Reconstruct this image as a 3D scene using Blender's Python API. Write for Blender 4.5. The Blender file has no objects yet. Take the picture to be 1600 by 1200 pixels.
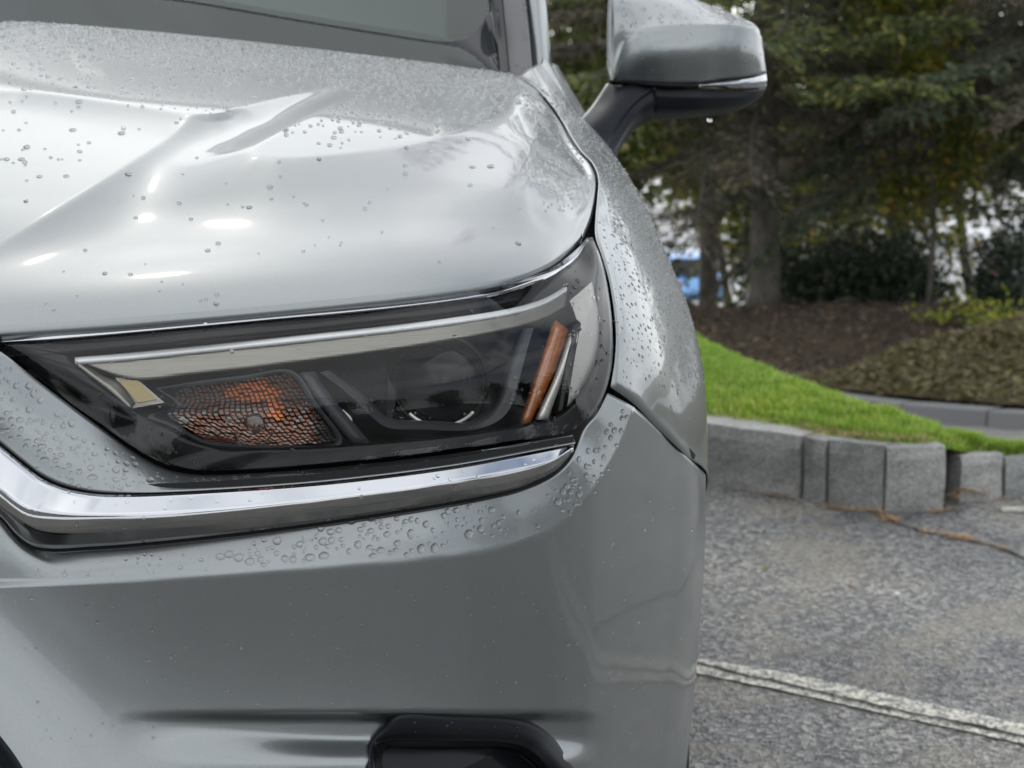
import bpy, bmesh, math, random
from mathutils import Vector, Matrix, noise
from mathutils.bvhtree import BVHTree
R = math.radians
random.seed(7)
C = bpy.context.scene.collection
scn = bpy.context.scene

# ------------------------------------------------------------------ camera, sky, sun, exposure
CAMZ, FPX, HOR = 1.19, 3000.0, 100.0
PITCH = math.atan((600 - HOR) / FPX)
cam_d = bpy.data.cameras.new('camera')
cam = bpy.data.objects.new('camera', cam_d); C.objects.link(cam)
cam.location = (0, 0, CAMZ)
cam.rotation_euler = (R(90) - PITCH, 0, 0)
cam_d.sensor_fit = 'HORIZONTAL'; cam_d.sensor_width = 36.0
cam_d.lens = 36.0 * FPX / 1600
cam_d.clip_start = 0.05; cam_d.clip_end = 2000
cam_d.dof.use_dof = True; cam_d.dof.focus_distance = 1.75; cam_d.dof.aperture_fstop = 12.5
scn.camera = cam

SUN_EL, SUN_AZ = R(41), R(-12)           # azimuth from +Y towards +X
world = bpy.data.worlds.new('World'); scn.world = world; world.use_nodes = True
wn = world.node_tree; wn.nodes.clear()
def WN(t, **k):
    n = wn.nodes.new(t)
    for a, b in k.items(): setattr(n, a, b)
    return n
sky = WN('ShaderNodeTexSky'); sky.sky_type = 'NISHITA'; sky.sun_disc = False
sky.sun_elevation = SUN_EL; sky.sun_rotation = SUN_AZ
sky.dust_density = 1.5; sky.air_density = 1.0
tc = WN('ShaderNodeTexCoord')
sep = WN('ShaderNodeSeparateXYZ'); wn.links.new(tc.outputs['Generated'], sep.inputs[0])
zz = WN('ShaderNodeMath', operation='MAXIMUM'); wn.links.new(sep.outputs['Z'], zz.inputs[0]); zz.inputs[1].default_value = 0.0
za = WN('ShaderNodeMath', operation='ADD'); wn.links.new(zz.outputs[0], za.inputs[0]); za.inputs[1].default_value = 0.22
dx = WN('ShaderNodeMath', operation='DIVIDE'); wn.links.new(sep.outputs['X'], dx.inputs[0]); wn.links.new(za.outputs[0], dx.inputs[1])
dy = WN('ShaderNodeMath', operation='DIVIDE'); wn.links.new(sep.outputs['Y'], dy.inputs[0]); wn.links.new(za.outputs[0], dy.inputs[1])
cmb = WN('ShaderNodeCombineXYZ'); wn.links.new(dx.outputs[0], cmb.inputs[0]); wn.links.new(dy.outputs[0], cmb.inputs[1])
cmb.inputs[2].default_value = 3.7
cn = WN('ShaderNodeTexNoise'); wn.links.new(cmb.outputs[0], cn.inputs['Vector'])
cn.inputs['Scale'].default_value = 0.9; cn.inputs['Detail'].default_value = 9; cn.inputs['Roughness'].default_value = 0.58
cn.inputs['Distortion'].default_value = 0.4
cr = WN('ShaderNodeValToRGB'); wn.links.new(cn.outputs['Fac'], cr.inputs[0])
cr.color_ramp.elements[0].position = 0.40; cr.color_ramp.elements[0].color = (0, 0, 0, 1)
cr.color_ramp.elements[1].position = 0.53; cr.color_ramp.elements[1].color = (1, 1, 1, 1)
cn2 = WN('ShaderNodeTexNoise'); wn.links.new(cmb.outputs[0], cn2.inputs['Vector'])
cn2.inputs['Scale'].default_value = 1.7; cn2.inputs['Detail'].default_value = 7
cr2 = WN('ShaderNodeValToRGB'); wn.links.new(cn2.outputs['Fac'], cr2.inputs[0])
cr2.color_ramp.elements[0].position = 0.3; cr2.color_ramp.elements[0].color = (72, 75, 79, 1)
cr2.color_ramp.elements[1].position = 0.7; cr2.color_ramp.elements[1].color = (132, 134, 134, 1)
mx = WN('ShaderNodeMix', data_type='RGBA'); 
lo = WN('ShaderNodeMapRange'); lo.interpolation_type = 'SMOOTHSTEP'; wn.links.new(sep.outputs['Z'], lo.inputs['Value'])
lo.inputs['From Min'].default_value = 0.10; lo.inputs['From Max'].default_value = 0.55; lo.inputs['To Min'].default_value = 0.95; lo.inputs['To Max'].default_value = 0.0
mxf = WN('ShaderNodeMath', operation='MAXIMUM'); wn.links.new(cr.outputs[0], mxf.inputs[0]); wn.links.new(lo.outputs[0], mxf.inputs[1])
wn.links.new(mxf.outputs[0], mx.inputs['Factor'])
skx = WN('ShaderNodeMix', data_type='RGBA', blend_type='MULTIPLY'); skx.inputs['Factor'].default_value = 1.0
wn.links.new(sky.outputs[0], skx.inputs['A']); skx.inputs['B'].default_value = (10.5, 10.5, 10.5, 1)
wn.links.new(skx.outputs['Result'], mx.inputs['A']); wn.links.new(cr2.outputs[0], mx.inputs['B'])
bg = WN('ShaderNodeBackground'); bg.inputs['Strength'].default_value = 0.15
wn.links.new(mx.outputs['Result'], bg.inputs['Color'])
wo = WN('ShaderNodeOutputWorld'); wn.links.new(bg.outputs[0], wo.inputs[0])

sun_d = bpy.data.lights.new('sun', 'SUN'); sun_d.energy = 0.9; sun_d.angle = R(1.5); sun_d.color = (1.0, 0.92, 0.80)
sun = bpy.data.objects.new('sun', sun_d); C.objects.link(sun)
to_sun = Vector((math.sin(SUN_AZ) * math.cos(SUN_EL), math.cos(SUN_AZ) * math.cos(SUN_EL), math.sin(SUN_EL)))
sun.rotation_euler = to_sun.to_track_quat('Z', 'Y').to_euler()
vs = scn.view_settings
vs.view_transform = 'Standard'; vs.look = 'None'; vs.gamma = 1.0; vs.exposure = -2.90; vs.use_curve_mapping = False
scn.cycles.max_bounces = 10; scn.cycles.transparent_max_bounces = 24
scn.cycles.caustics_refractive = True

# ------------------------------------------------------------------ helpers
CAMV = Vector((0, 0, CAMZ))
def ray(px, py):
    a = (px - 800) / FPX; b = (600 - py) / FPX
    return Vector((a, math.cos(PITCH) + b * math.sin(PITCH), -math.sin(PITCH) + b * math.cos(PITCH)))
def P(px, py, y):
    """world point seen in the photograph at (px, py) and lying y metres ahead"""
    d = ray(px, py); return CAMV + d * (y / d.y)
def G(px, py, z=0.0):
    d = ray(px, py); return CAMV + d * ((z - CAMZ) / d.z)
def pix(v):
    d = Vector(v) - CAMV
    f = d.y * math.cos(PITCH) - d.z * math.sin(PITCH)
    u = d.y * math.sin(PITCH) + d.z * math.cos(PITCH)
    return 800 + FPX * d.x / f, 600 - FPX * u / f
def V3(p): return p if isinstance(p, Vector) else P(*p)
def lerp(a, b, t): return a + (b - a) * t
def sstep(a, b, x):
    t = min(1, max(0, (x - a) / (b - a))) if a != b else float(x > a)
    return t * t * (3 - 2 * t)
def interp(tab, x):
    if x <= tab[0][0]: return tab[0][1]
    for (a, va), (b, vb) in zip(tab, tab[1:]):
        if x <= b: return va + (vb - va) * (x - a) / (b - a)
    return tab[-1][1]
def sinterp(tab, x):                                   # smooth (Catmull-Rom on the values)
    n = len(tab)
    if x <= tab[0][0]: return tab[0][1]
    if x >= tab[-1][0]: return tab[-1][1]
    for i in range(n - 1):
        if x <= tab[i + 1][0]:
            x0, y0 = tab[i]; x1, y1 = tab[i + 1]; h = x1 - x0; t = (x - x0) / h
            def m(k):
                if k == 0: return (tab[1][1] - tab[0][1]) / (tab[1][0] - tab[0][0])
                if k == n - 1: return (tab[-1][1] - tab[-2][1]) / (tab[-1][0] - tab[-2][0])
                return (tab[k + 1][1] - tab[k - 1][1]) / (tab[k + 1][0] - tab[k - 1][0])
            m0, m1 = m(i) * h, m(i + 1) * h
            return (2*t**3-3*t*t+1)*y0 + (t**3-2*t*t+t)*m0 + (-2*t**3+3*t*t)*y1 + (t**3-t*t)*m1
def resample(pts, n, smooth=True):
    """n points evenly spaced along a (centripetal Catmull-Rom or straight) curve through pts"""
    pts = [V3(p) for p in pts]
    dense = []
    m = len(pts)
    if smooth and m > 2:
        for i in range(m - 1):
            p1, p2 = pts[i], pts[i + 1]
            p0 = pts[i - 1] if i else p1 * 2 - p2
            p3 = pts[i + 2] if i + 2 < m else p2 * 2 - p1
            t0 = 0; t1 = t0 + max(1e-6, (p1 - p0).length) ** .5; t2 = t1 + max(1e-6, (p2 - p1).length) ** .5
            t3 = t2 + max(1e-6, (p3 - p2).length) ** .5
            for k in range(14):
                t = t1 + (t2 - t1) * k / 14
                A1 = p0 * ((t1 - t) / (t1 - t0)) + p1 * ((t - t0) / (t1 - t0))
                A2 = p1 * ((t2 - t) / (t2 - t1)) + p2 * ((t - t1) / (t2 - t1))
                A3 = p2 * ((t3 - t) / (t3 - t2)) + p3 * ((t - t2) / (t3 - t2))
                B1 = A1 * ((t2 - t) / (t2 - t0)) + A2 * ((t - t0) / (t2 - t0))
                B2 = A2 * ((t3 - t) / (t3 - t1)) + A3 * ((t - t1) / (t3 - t1))
                dense.append(B1 * ((t2 - t) / (t2 - t1)) + B2 * ((t - t1) / (t2 - t1)))
        dense.append(pts[-1])
    else: dense = pts
    L = [0.0]
    for a, b in zip(dense, dense[1:]): L.append(L[-1] + (b - a).length)
    out = []; j = 0
    for k in range(n):
        s = L[-1] * k / (n - 1)
        while j < len(L) - 2 and L[j + 1] < s: j += 1
        d = L[j + 1] - L[j]
        out.append(dense[j].lerp(dense[j + 1], (s - L[j]) / d if d > 1e-9 else 0))
    return out
def loft(rails, nu, sub, sharp=(), smooth=True):
    """grid of points: every rail resampled to nu points, sub[i] rows between rail i and i+1"""
    rr = [r if (len(r) == nu and isinstance(r[0], Vector)) else resample(r, nu, smooth) for r in rails]
    n = len(rr); rows = []
    for i in range(n - 1):
        ks = sub[i] if isinstance(sub, (list, tuple)) else sub
        for k in range(ks + (1 if i == n - 2 else 0)):
            t = k / ks; row = []
            for u in range(nu):
                p1, p2 = rr[i][u], rr[i + 1][u]
                m1 = (p2 - rr[i - 1][u]) * .5 if i > 0 and i not in sharp else p2 - p1
                m2 = (rr[i + 2][u] - p1) * .5 if i + 2 < n and (i + 1) not in sharp else p2 - p1
                L = (p2 - p1).length
                if m1.length > 2 * L: m1 = m1 * (2 * L / m1.length)
                if m2.length > 2 * L: m2 = m2 * (2 * L / m2.length)
                row.append((2*t**3-3*t*t+1)*p1 + (t**3-2*t*t+t)*m1 + (-2*t**3+3*t*t)*p2 + (t**3-t*t)*m2)
            rows.append(row)
    return rows

def mk(name, verts, faces, mat=None, parent=None, smooth=True, face_cam=False, solid=0, away=None):
    me = bpy.data.meshes.new(name)
    if face_cam:
        s = 0
        for f in faces[::max(1, len(faces) // 400)]:
            a, b, c = (Vector(verts[f[0]]), Vector(verts[f[1]]), Vector(verts[f[2]]))
            s += (b - a).cross(c - a).dot(CAMV - a)
        if s < 0: faces = [tuple(reversed(f)) for f in faces]
    me.from_pydata([tuple(v) for v in verts], [], faces); me.update()
    if smooth:
        me.polygons.foreach_set('use_smooth', [True] * len(me.polygons))
    o = bpy.data.objects.new(name, me); C.objects.link(o)
    for m in (mat if isinstance(mat, (list, tuple)) else [mat]):
        if m: me.materials.append(m)
    if parent: o.parent = parent; o.matrix_parent_inverse = Matrix.Translation(-world_loc(parent))
    if solid:
        md = o.modifiers.new('solid', 'SOLIDIFY'); md.thickness = solid; md.offset = -1; md.use_quality_normals = True
    return o
def world_loc(o): return Vector(o.location)
def grid_faces(nr, nc):
    return [(r*nc+c, r*nc+c+1, (r+1)*nc+c+1, (r+1)*nc+c) for r in range(nr-1) for c in range(nc-1)]
def patch(name, rails, nu, sub, mat, parent, sharp=(), solid=0, smooth=True):
    rows = loft(rails, nu, sub, sharp, smooth)
    return mk(name, [p for r in rows for p in r], grid_faces(len(rows), nu), mat, parent, True, True, solid)
def tag(o, label=None, cat=None, group=None, kind=None):
    for k, v in (('label', label), ('category', cat), ('group', group), ('kind', kind)):
        if v: o[k] = v
    return o
def empty(name, loc, rz=0.0):
    o = bpy.data.objects.new(name, None); C.objects.link(o); o.location = loc; o.rotation_euler = (0, 0, rz); return o
class MB:
    def __init__(s): s.v = []; s.f = []
    def quad(s, a, b, c, d):
        n = len(s.v); s.v += [a, b, c, d]; s.f.append((n, n+1, n+2, n+3))
    def tri(s, a, b, c):
        n = len(s.v); s.v += [a, b, c]; s.f.append((n, n+1, n+2))
    def box(s, lo, hi):
        n = len(s.v)
        for z in (lo[2], hi[2]):
            s.v += [(lo[0], lo[1], z), (hi[0], lo[1], z), (hi[0], hi[1], z), (lo[0], hi[1], z)]
        for f in ((3,2,1,0), (4,5,6,7), (0,1,5,4), (1,2,6,5), (2,3,7,6), (3,0,4,7)): s.f.append(tuple(n+i for i in f))
    def tube(s, pts, rad, k=6, cap=True):
        n0 = len(s.v); m = len(pts)
        for i, p in enumerate(pts):
            a = Vector(pts[max(0, i-1)]); b = Vector(pts[min(m-1, i+1)])
            d = (b - a); d = d.normalized() if d.length > 1e-9 else Vector((0,0,1))
            x = d.cross(Vector((0,0,1)) if abs(d.z) < .9 else Vector((1,0,0))).normalized(); y = d.cross(x)
            r = rad[i] if isinstance(rad, (list, tuple)) else rad
            for j in range(k):
                t = 2*math.pi*j/k; s.v.append(Vector(p) + x*(r*math.cos(t)) + y*(r*math.sin(t)))
        for i in range(m-1):
            for j in range(k):
                s.f.append((n0+i*k+j, n0+i*k+(j+1)%k, n0+(i+1)*k+(j+1)%k, n0+(i+1)*k+j))
        if cap:
            s.f.append(tuple(n0+j for j in reversed(range(k)))); s.f.append(tuple(n0+(m-1)*k+j for j in range(k)))
    def build(s, name, mat=None, parent=None, smooth=False, solid=0): return mk(name, s.v, s.f, mat, parent, smooth, False, solid)

# ------------------------------------------------------------------ materials
def mat(name, col=(.5,.5,.5), rough=.5, metal=0.0, coat=0.0, coat_r=.03, spec=.5, **k):
    m = bpy.data.materials.new(name); m.use_nodes = True
    b = m.node_tree.nodes['Principled BSDF']
    b.inputs['Base Color'].default_value = (*col, 1); b.inputs['Roughness'].default_value = rough
    b.inputs['Metallic'].default_value = metal; b.inputs['Coat Weight'].default_value = coat
    b.inputs['Coat Roughness'].default_value = coat_r; b.inputs['Specular IOR Level'].default_value = spec
    for a, v in k.items(): b.inputs[a.replace('_', ' ')].default_value = v
    return m
class NT:
    def __init__(s, m): s.t = m.node_tree; s.b = s.t.nodes['Principled BSDF']; s.out = s.t.nodes['Material Output']
    def n(s, t, **k):
        x = s.t.nodes.new(t)
        for a, v in k.items():
            if a in ('operation', 'data_type', 'feature', 'blend_type', 'wave_type', 'bands_direction', 'noise_dimensions', 'invert'): setattr(x, a, v)
            else: x.inputs[a.replace('_', ' ')].default_value = v
        return x
    def l(s, a, b): s.t.links.new(a, b)
    def obj(s): return s.n('ShaderNodeTexCoord').outputs['Object']
    def ramp(s, fac, stops):
        r = s.n('ShaderNodeValToRGB'); e = r.color_ramp.elements
        while len(e) < len(stops): e.new(.5)
        for i, (p, c) in enumerate(stops):
            e[i].position = p; e[i].color = (*c, 1) if len(c) == 3 else c
        s.l(fac, r.inputs[0]); return r.outputs[0]
    def noise(s, scale, detail=5, rough=.55, vec=None, **k):
        x = s.n('ShaderNodeTexNoise', Scale=scale, Detail=detail, Roughness=rough, **k)
        s.l(vec or s.obj(), x.inputs['Vector']); return x.outputs['Fac']
    def bump(s, h, strength=.3, dist=.01, prev=None):
        x = s.n('ShaderNodeBump', Strength=strength, Distance=dist); s.l(h, x.inputs['Height'])
        if prev: s.l(prev, x.inputs['Normal'])
        return x.outputs[0]
    def mix(s, fac, a, b, mode='MIX'):
        x = s.n('ShaderNodeMix', data_type='RGBA', blend_type=mode)
        for v, i in ((fac, 'Factor'), (a, 'A'), (b, 'B')):
            if hasattr(v, 'links'): s.l(v, x.inputs[i])
            else: x.inputs[i].default_value = v if i == 'Factor' else (*v, 1)
        return x.outputs['Result']

M = {}
m = M['paint'] = mat('silver_paint', (.175, .188, .193), .34, .85, .6, .055)
t = NT(m)
fl = t.n('ShaderNodeTexVoronoi', Scale=2600.0); t.l(t.obj(), fl.inputs['Vector'])
fc = t.mix(.10, (.56, .58, .58), (.5, .5, .5)); 
sepc = t.ramp(fl.outputs['Color'], [(0, (.146, .159, .164)), (1, (.200, .213, .217))]); t.l(sepc, t.b.inputs['Base Color'])
dn = t.noise(9, 4); t.l(t.ramp(dn, [(.3, (.34,)*3), (.75, (.38,)*3)]), t.b.inputs['Roughness'])
M['chrome'] = mat('chrome', (.37, .38, .40), .05, 1.0)
M['ground_chrome'] = mat('chrome_ground_reflection', (.33, .33, .33), .10, 1.0)  # chrome toned down for the ground that the lower facet mirrors
M['gloss_black'] = mat('gloss_black_plastic', (.006, .007, .009), .16, spec=.22)
M['black'] = mat('black_plastic', (.012, .013, .015), .45)
M['dark_grey'] = mat('dark_grey_plastic', (.009, .0105, .014), .42, spec=.14)
t = NT(M['dark_grey']); t.l(t.bump(t.noise(900, 2), .12, .001), t.b.inputs['Normal'])
M['matte_black'] = mat('matte_black', (.006, .006, .007), .8, 0, 0, .03, .2)
M['rubber'] = mat('rubber', (.014, .014, .015), .6)
M['frit'] = mat('ceramic_frit_glass', (.020, .021, .025), .06, spec=.16)
M['pillar'] = mat('pillar_trim', (.045, .046, .052), .30)
m = M['glass'] = mat('windscreen_glass', (.30, .42, .40), .02)
t = NT(m); gl = t.n('ShaderNodeBsdfGlossy', Roughness=.01); tr = t.n('ShaderNodeBsdfTransparent'); tr.inputs[0].default_value = (.74, .88, .83, 1)
fr = t.n('ShaderNodeFresnel', IOR=1.36); ms = t.n('ShaderNodeMixShader'); t.l(fr.outputs[0], ms.inputs[0]); t.l(tr.outputs[0], ms.inputs[1]); t.l(gl.outputs[0], ms.inputs[2]); t.l(ms.outputs[0], t.out.inputs[0])
m = M['tint_glass'] = mat('privacy_glass', (.05, .05, .05), .02)
t = NT(m); gl = t.n('ShaderNodeBsdfGlossy', Roughness=.01); tr = t.n('ShaderNodeBsdfTransparent'); tr.inputs[0].default_value = (.16, .19, .18, 1)
fr = t.n('ShaderNodeFresnel', IOR=1.45); ms = t.n('ShaderNodeMixShader'); t.l(fr.outputs[0], ms.inputs[0]); t.l(tr.outputs[0], ms.inputs[1]); t.l(gl.outputs[0], ms.inputs[2]); t.l(ms.outputs[0], t.out.inputs[0])
m = M['lens'] = mat('clear_lens', (1, 1, 1), .02)
t = NT(m); gl = t.n('ShaderNodeBsdfGlossy', Roughness=.008); tr = t.n('ShaderNodeBsdfTransparent'); tr.inputs[0].default_value = (.90, .91, .91, 1)
fr = t.n('ShaderNodeFresnel', IOR=1.34); ms = t.n('ShaderNodeMixShader'); t.l(fr.outputs[0], ms.inputs[0]); t.l(tr.outputs[0], ms.inputs[1]); t.l(gl.outputs[0], ms.inputs[2]); t.l(ms.outputs[0], t.out.inputs[0])
m = M['satin'] = mat('brushed_satin_metal', (.22, .21, .185), .30, .7)
t = NT(m); mp = t.n('ShaderNodeMapping'); t.l(t.obj(), mp.inputs[0]); mp.inputs['Scale'].default_value = (6, 6, 700)
t.l(t.bump(t.noise(1.0, 3, .6, mp.outputs[0]), .35, .002), t.b.inputs['Normal'])
M['light_guide'] = mat('white_light_guide', (.88, .89, .90), .25, 0, .5)
M['gold'] = mat('amber_gold_reflector', (.20, .16, .085), .28, .8)
M['amber'] = mat('amber_plastic', (.34, .105, .02), .16, 0, .8)
m = M['bulb_reflection_ribs'] = mat('amber_bulb_reflection', (.5, .12, .02), .22, .55, .5)
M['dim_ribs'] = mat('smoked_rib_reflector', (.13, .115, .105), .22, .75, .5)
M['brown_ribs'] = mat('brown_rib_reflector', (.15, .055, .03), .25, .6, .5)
M['bezel_grey'] = mat('lamp_bezel_grey', (.045, .047, .052), .35, spec=.3)
M['housing'] = mat('lamp_housing', (.006, .006, .007), .35, spec=.15)
M['projector'] = mat('projector_lens', (.008, .009, .011), .10, spec=.18)
M['clear_side'] = mat('lamp_side_chrome', (.70, .68, .64), .30, .35)
m = M['drop'] = mat('rain_water', (1, 1, 1), 0.0, 0, 0, .03, .5, IOR=1.333, Transmission_Weight=1.0)
M['tyre'] = mat('tyre_rubber', (.018, .018, .018), .75)
M['alloy'] = mat('alloy_rim', (.42, .43, .45), .28, .9)
M['dash'] = mat('dark_dashboard', (.018, .019, .02), .7)
M['interior'] = mat('grey_interior', (.30, .315, .31), .7)

m = M['asphalt'] = mat('worn_asphalt', (.07, .07, .07), .55)
t = NT(m); ob = t.obj()
vo = t.n('ShaderNodeTexVoronoi', Scale=95.0); t.l(ob, vo.inputs['Vector'])
vo2 = t.n('ShaderNodeTexVoronoi', Scale=190.0); t.l(ob, vo2.inputs['Vector'])
agg = t.ramp(vo.outputs['Color'], [(.10, (.028, .031, .036)), (.38, (.13, .135, .142)), (.66, (.31, .31, .30)), (1, (.62, .60, .54))])
fine = t.ramp(vo2.outputs['Color'], [(.2, (.09, .094, .10)), (.9, (.22, .22, .22))])
c1 = t.mix(.22, agg, fine)
big = t.ramp(t.noise(1.3, 5, .6), [(.32, (.45, .47, .52)), (.5, (.9, .9, .9)), (.68, (1.35, 1.3, 1.2))])
c2 = t.mix(1.0, c1, big, 'MULTIPLY')
tan = t.ramp(t.noise(3.2, 6, .65), [(.48, (0, 0, 0)), (.66, (.75, .75, .75))])
c3 = t.mix(tan, c2, (.30, .268, .215))
t.l(c3, t.b.inputs['Base Color'])
t.l(t.ramp(t.noise(2.1, 5), [(.35, (.30,)*3), (.65, (.50,)*3)]), t.b.inputs['Roughness'])
h = t.n('ShaderNodeMath', operation='ADD'); t.l(vo.outputs['Distance'], h.inputs[0]); t.l(vo2.outputs['Distance'], h.inputs[1])
t.l(t.bump(h.outputs[0], 1.0, .010), t.b.inputs['Normal'])

m = M['paint_line'] = mat('worn_line_paint', (.55, .54, .50), .7)
t = NT(m); ob = t.obj()
vo = t.n('ShaderNodeTexVoronoi', Scale=120.0); t.l(ob, vo.inputs['Vector'])
ad = t.n('ShaderNodeMath', operation='ADD'); t.l(t.noise(45, 6, .7), ad.inputs[0]); 
sc_ = t.n('ShaderNodeMath', operation='MULTIPLY'); t.l(vo.outputs['Distance'], sc_.inputs[0]); sc_.inputs[1].default_value = .45; t.l(sc_.outputs[0], ad.inputs[1])
t.l(t.ramp(ad.outputs[0], [(.50, (.62, .595, .51)), (.68, (.42, .405, .35)), (.84, (.12, .12, .12))]), t.b.inputs['Base Color'])
t.l(t.bump(ad.outputs[0], .5, .002), t.b.inputs['Normal'])
al = t.ramp(t.noise(70, 5, .7), [(.30, (0, 0, 0)), (.45, (1, 1, 1))]); t.l(al, t.b.inputs['Alpha'])
M['crack'] = mat('crack_dark', (.012, .012, .012), .95, spec=.1)

m = M['granite'] = mat('granite', (.3, .3, .3), .75)
t = NT(m)
vo = t.n('ShaderNodeTexVoronoi', Scale=230.0); t.l(t.obj(), vo.inputs['Vector'])
ri = t.n('ShaderNodeObjectInfo')
cg = t.ramp(vo.outputs['Color'], [(.1, (.15, .152, .153)), (.5, (.225, .228, .227)), (.9, (.335, .335, .325))])
st = t.ramp(t.noise(5, 8, .72), [(.3, (.55, .55, .52)), (.5, (.95, .95, .94)), (.72, (1.22, 1.22, 1.2))])
tone = t.ramp(ri.outputs['Random'], [(0, (.82, .83, .83)), (1, (1.1, 1.1, 1.08))])
t.l(t.mix(1, t.mix(1, cg, st, 'MULTIPLY'), tone, 'MULTIPLY'), t.b.inputs['Base Color'])
t.l(t.bump(t.noise(130, 5, .7), .5, .006), t.b.inputs['Normal'])

m = M['soil'] = mat('lawn_soil', (.05, .06, .025), .9)
m = M['grass'] = mat('grass_blades', (.1, .2, .02), .45, spec=.35)
t = NT(m); g = t.n('ShaderNodeNewGeometry')
gc = t.ramp(g.outputs['Random Per Island'], [(0, (.11, .20, .02)), (.45, (.24, .40, .04)), (.82, (.42, .58, .10)), (1, (.62, .60, .30))])
gc = t.mix(1, gc, t.ramp(t.noise(2.6, 4, .6), [(.35, (.72, .80, .70)), (.55, (1.0, 1.0, 1.0)), (.72, (1.25, 1.08, 1.1))]), 'MULTIPLY')
t.l(gc, t.b.inputs['Base Color'])
tl = t.n('ShaderNodeBsdfTranslucent'); t.l(gc, tl.inputs[0]); ms = t.n('ShaderNodeMixShader'); ms.inputs[0].default_value = .5
t.l(t.b.outputs[0], ms.inputs[1]); t.l(tl.outputs[0], ms.inputs[2]); t.l(ms.outputs[0], t.out.inputs[0])
m = M['straw'] = mat('pine_straw', (.35, .17, .05), .6)
t = NT(m); g = t.n('ShaderNodeNewGeometry')
t.l(t.ramp(g.outputs['Random Per Island'], [(0, (.14, .07, .028)), (.6, (.28, .16, .065)), (1, (.42, .30, .15))]), t.b.inputs['Base Color'])
def leafmat(name, stops, trans=.35):
    m = mat(name, (.1, .1, .05), .55, spec=.3); t = NT(m); g = t.n('ShaderNodeNewGeometry')
    c = t.ramp(g.outputs['Random Per Island'], stops); t.l(c, t.b.inputs['Base Color'])
    tl = t.n('ShaderNodeBsdfTranslucent'); t.l(c, tl.inputs[0]); ms = t.n('ShaderNodeMixShader'); ms.inputs[0].default_value = trans
    t.l(t.b.outputs[0], ms.inputs[1]); t.l(tl.outputs[0], ms.inputs[2]); t.l(ms.outputs[0], t.out.inputs[0]); return m
M['needles'] = leafmat('spruce_needles', [(0, (.036, .054, .016)), (.5, (.075, .105, .028)), (.88, (.14, .165, .045)), (1, (.26, .22, .05))], .25)
M['twigs'] = leafmat('dead_twigs', [(0, (.045, .036, .024)), (.6, (.085, .070, .046)), (1, (.14, .118, .078))], .1)
M['needles_b'] = leafmat('bluish_needles', [(0, (.032, .048, .028)), (.6, (.062, .088, .05)), (1, (.12, .14, .075))], .25)
M['autumn'] = leafmat('autumn_leaves', [(0, (.06, .09, .015)), (.5, (.13, .155, .022)), (.8, (.24, .22, .03)), (.95, (.34, .25, .04)), (1, (.36, .13, .03))], .5)
M['green_leaf'] = leafmat('green_leaves', [(0, (.035, .055, .014)), (.55, (.075, .10, .022)), (.9, (.13, .15, .03)), (1, (.25, .17, .03))], .4)
M['dark_leaf'] = leafmat('dark_shrub_leaves', [(0, (.018, .028, .018)), (.6, (.034, .050, .030)), (1, (.06, .08, .04))], .2)
M['lime_leaf'] = leafmat('yellow_green_leaves', [(0, (.15, .20, .03)), (.6, (.28, .33, .05)), (1, (.5, .42, .08))], .5)
m = M['bark'] = mat('grey_bark', (.12, .11, .095), .9)
t = NT(m); mp = t.n('ShaderNodeMapping'); t.l(t.obj(), mp.inputs[0]); mp.inputs['Scale'].default_value = (1, 1, .35)
nb = t.noise(22, 7, .7, mp.outputs[0]); t.l(t.ramp(nb, [(.3, (.035, .032, .027)), (.7, (.14, .128, .108))]), t.b.inputs['Base Color']); t.l(t.bump(nb, .8, .05), t.b.inputs['Normal'])
def dirt(name, a, b, c, s=14):
    m = mat(name, a, .95, spec=.2); t = NT(m)
    n1 = t.noise(s, 8, .72); n2 = t.noise(1.6, 4, .6)
    cc = t.ramp(n1, [(.32, a), (.55, b), (.75, c)]); cc = t.mix(1, cc, t.ramp(n2, [(.3, (.75,)*3), (.7, (1.2,)*3)]), 'MULTIPLY')
    t.l(cc, t.b.inputs['Base Color']); t.l(t.bump(n1, .9, .08), t.b.inputs['Normal']); return m
M['mulch'] = dirt('dark_mulch', (.024, .018, .012), (.055, .041, .028), (.10, .078, .054))
M['cover'] = dirt('dry_groundcover', (.040, .034, .016), (.085, .072, .034), (.13, .11, .055))
M['terrain'] = dirt('rough_grass_terrain', (.045, .05, .018), (.08, .085, .03), (.12, .11, .05), 3)
M['chips'] = leafmat('mulch_chips', [(0, (.028, .020, .013)), (.6, (.065, .048, .034)), (.95, (.12, .08, .055)), (1, (.2, .12, .06))], .1)
M['cover_twigs'] = leafmat('groundcover_twigs', [(0, (.05, .045, .02)), (.5, (.10, .09, .035)), (.85, (.12, .085, .05)), (1, (.17, .17, .06))], .2)
M['berm'] = mat('dark_kerb', (.11, .112, .115), .8)
M['lot'] = mat('far_lot_asphalt', (.26, .26, .26), .30)

# ------------------------------------------------------------------ the silver car
CX = -0.70                                            # the car's centre line
car = empty('parked_car', (CX, 3.9, 0))
tag(car, 'silver car beaded with rain, its headlight and hood filling the picture', 'car')

def bvh_of(*objs):
    vs_, fs_ = [], []
    for o in objs:
        n = len(vs_); vs_ += [v.co.copy() for v in o.data.vertices]
        fs_ += [tuple(n + i for i in p.vertices) for p in o.data.polygons]
    return BVHTree.FromPolygons(vs_, fs_)
def S(bv, px, py, off=0.0, guess=1.75):
    """the point of a surface seen at (px, py), pushed off metres further from the lens"""
    d = ray(px, py).normalized(); h = bv.ray_cast(CAMV, d)
    if h[0] is None:
        q = P(px, py, guess); h = bv.find_nearest(q); q = P(px, py, h[0].y); return q + d * off
    return h[0] + d * off

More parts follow.
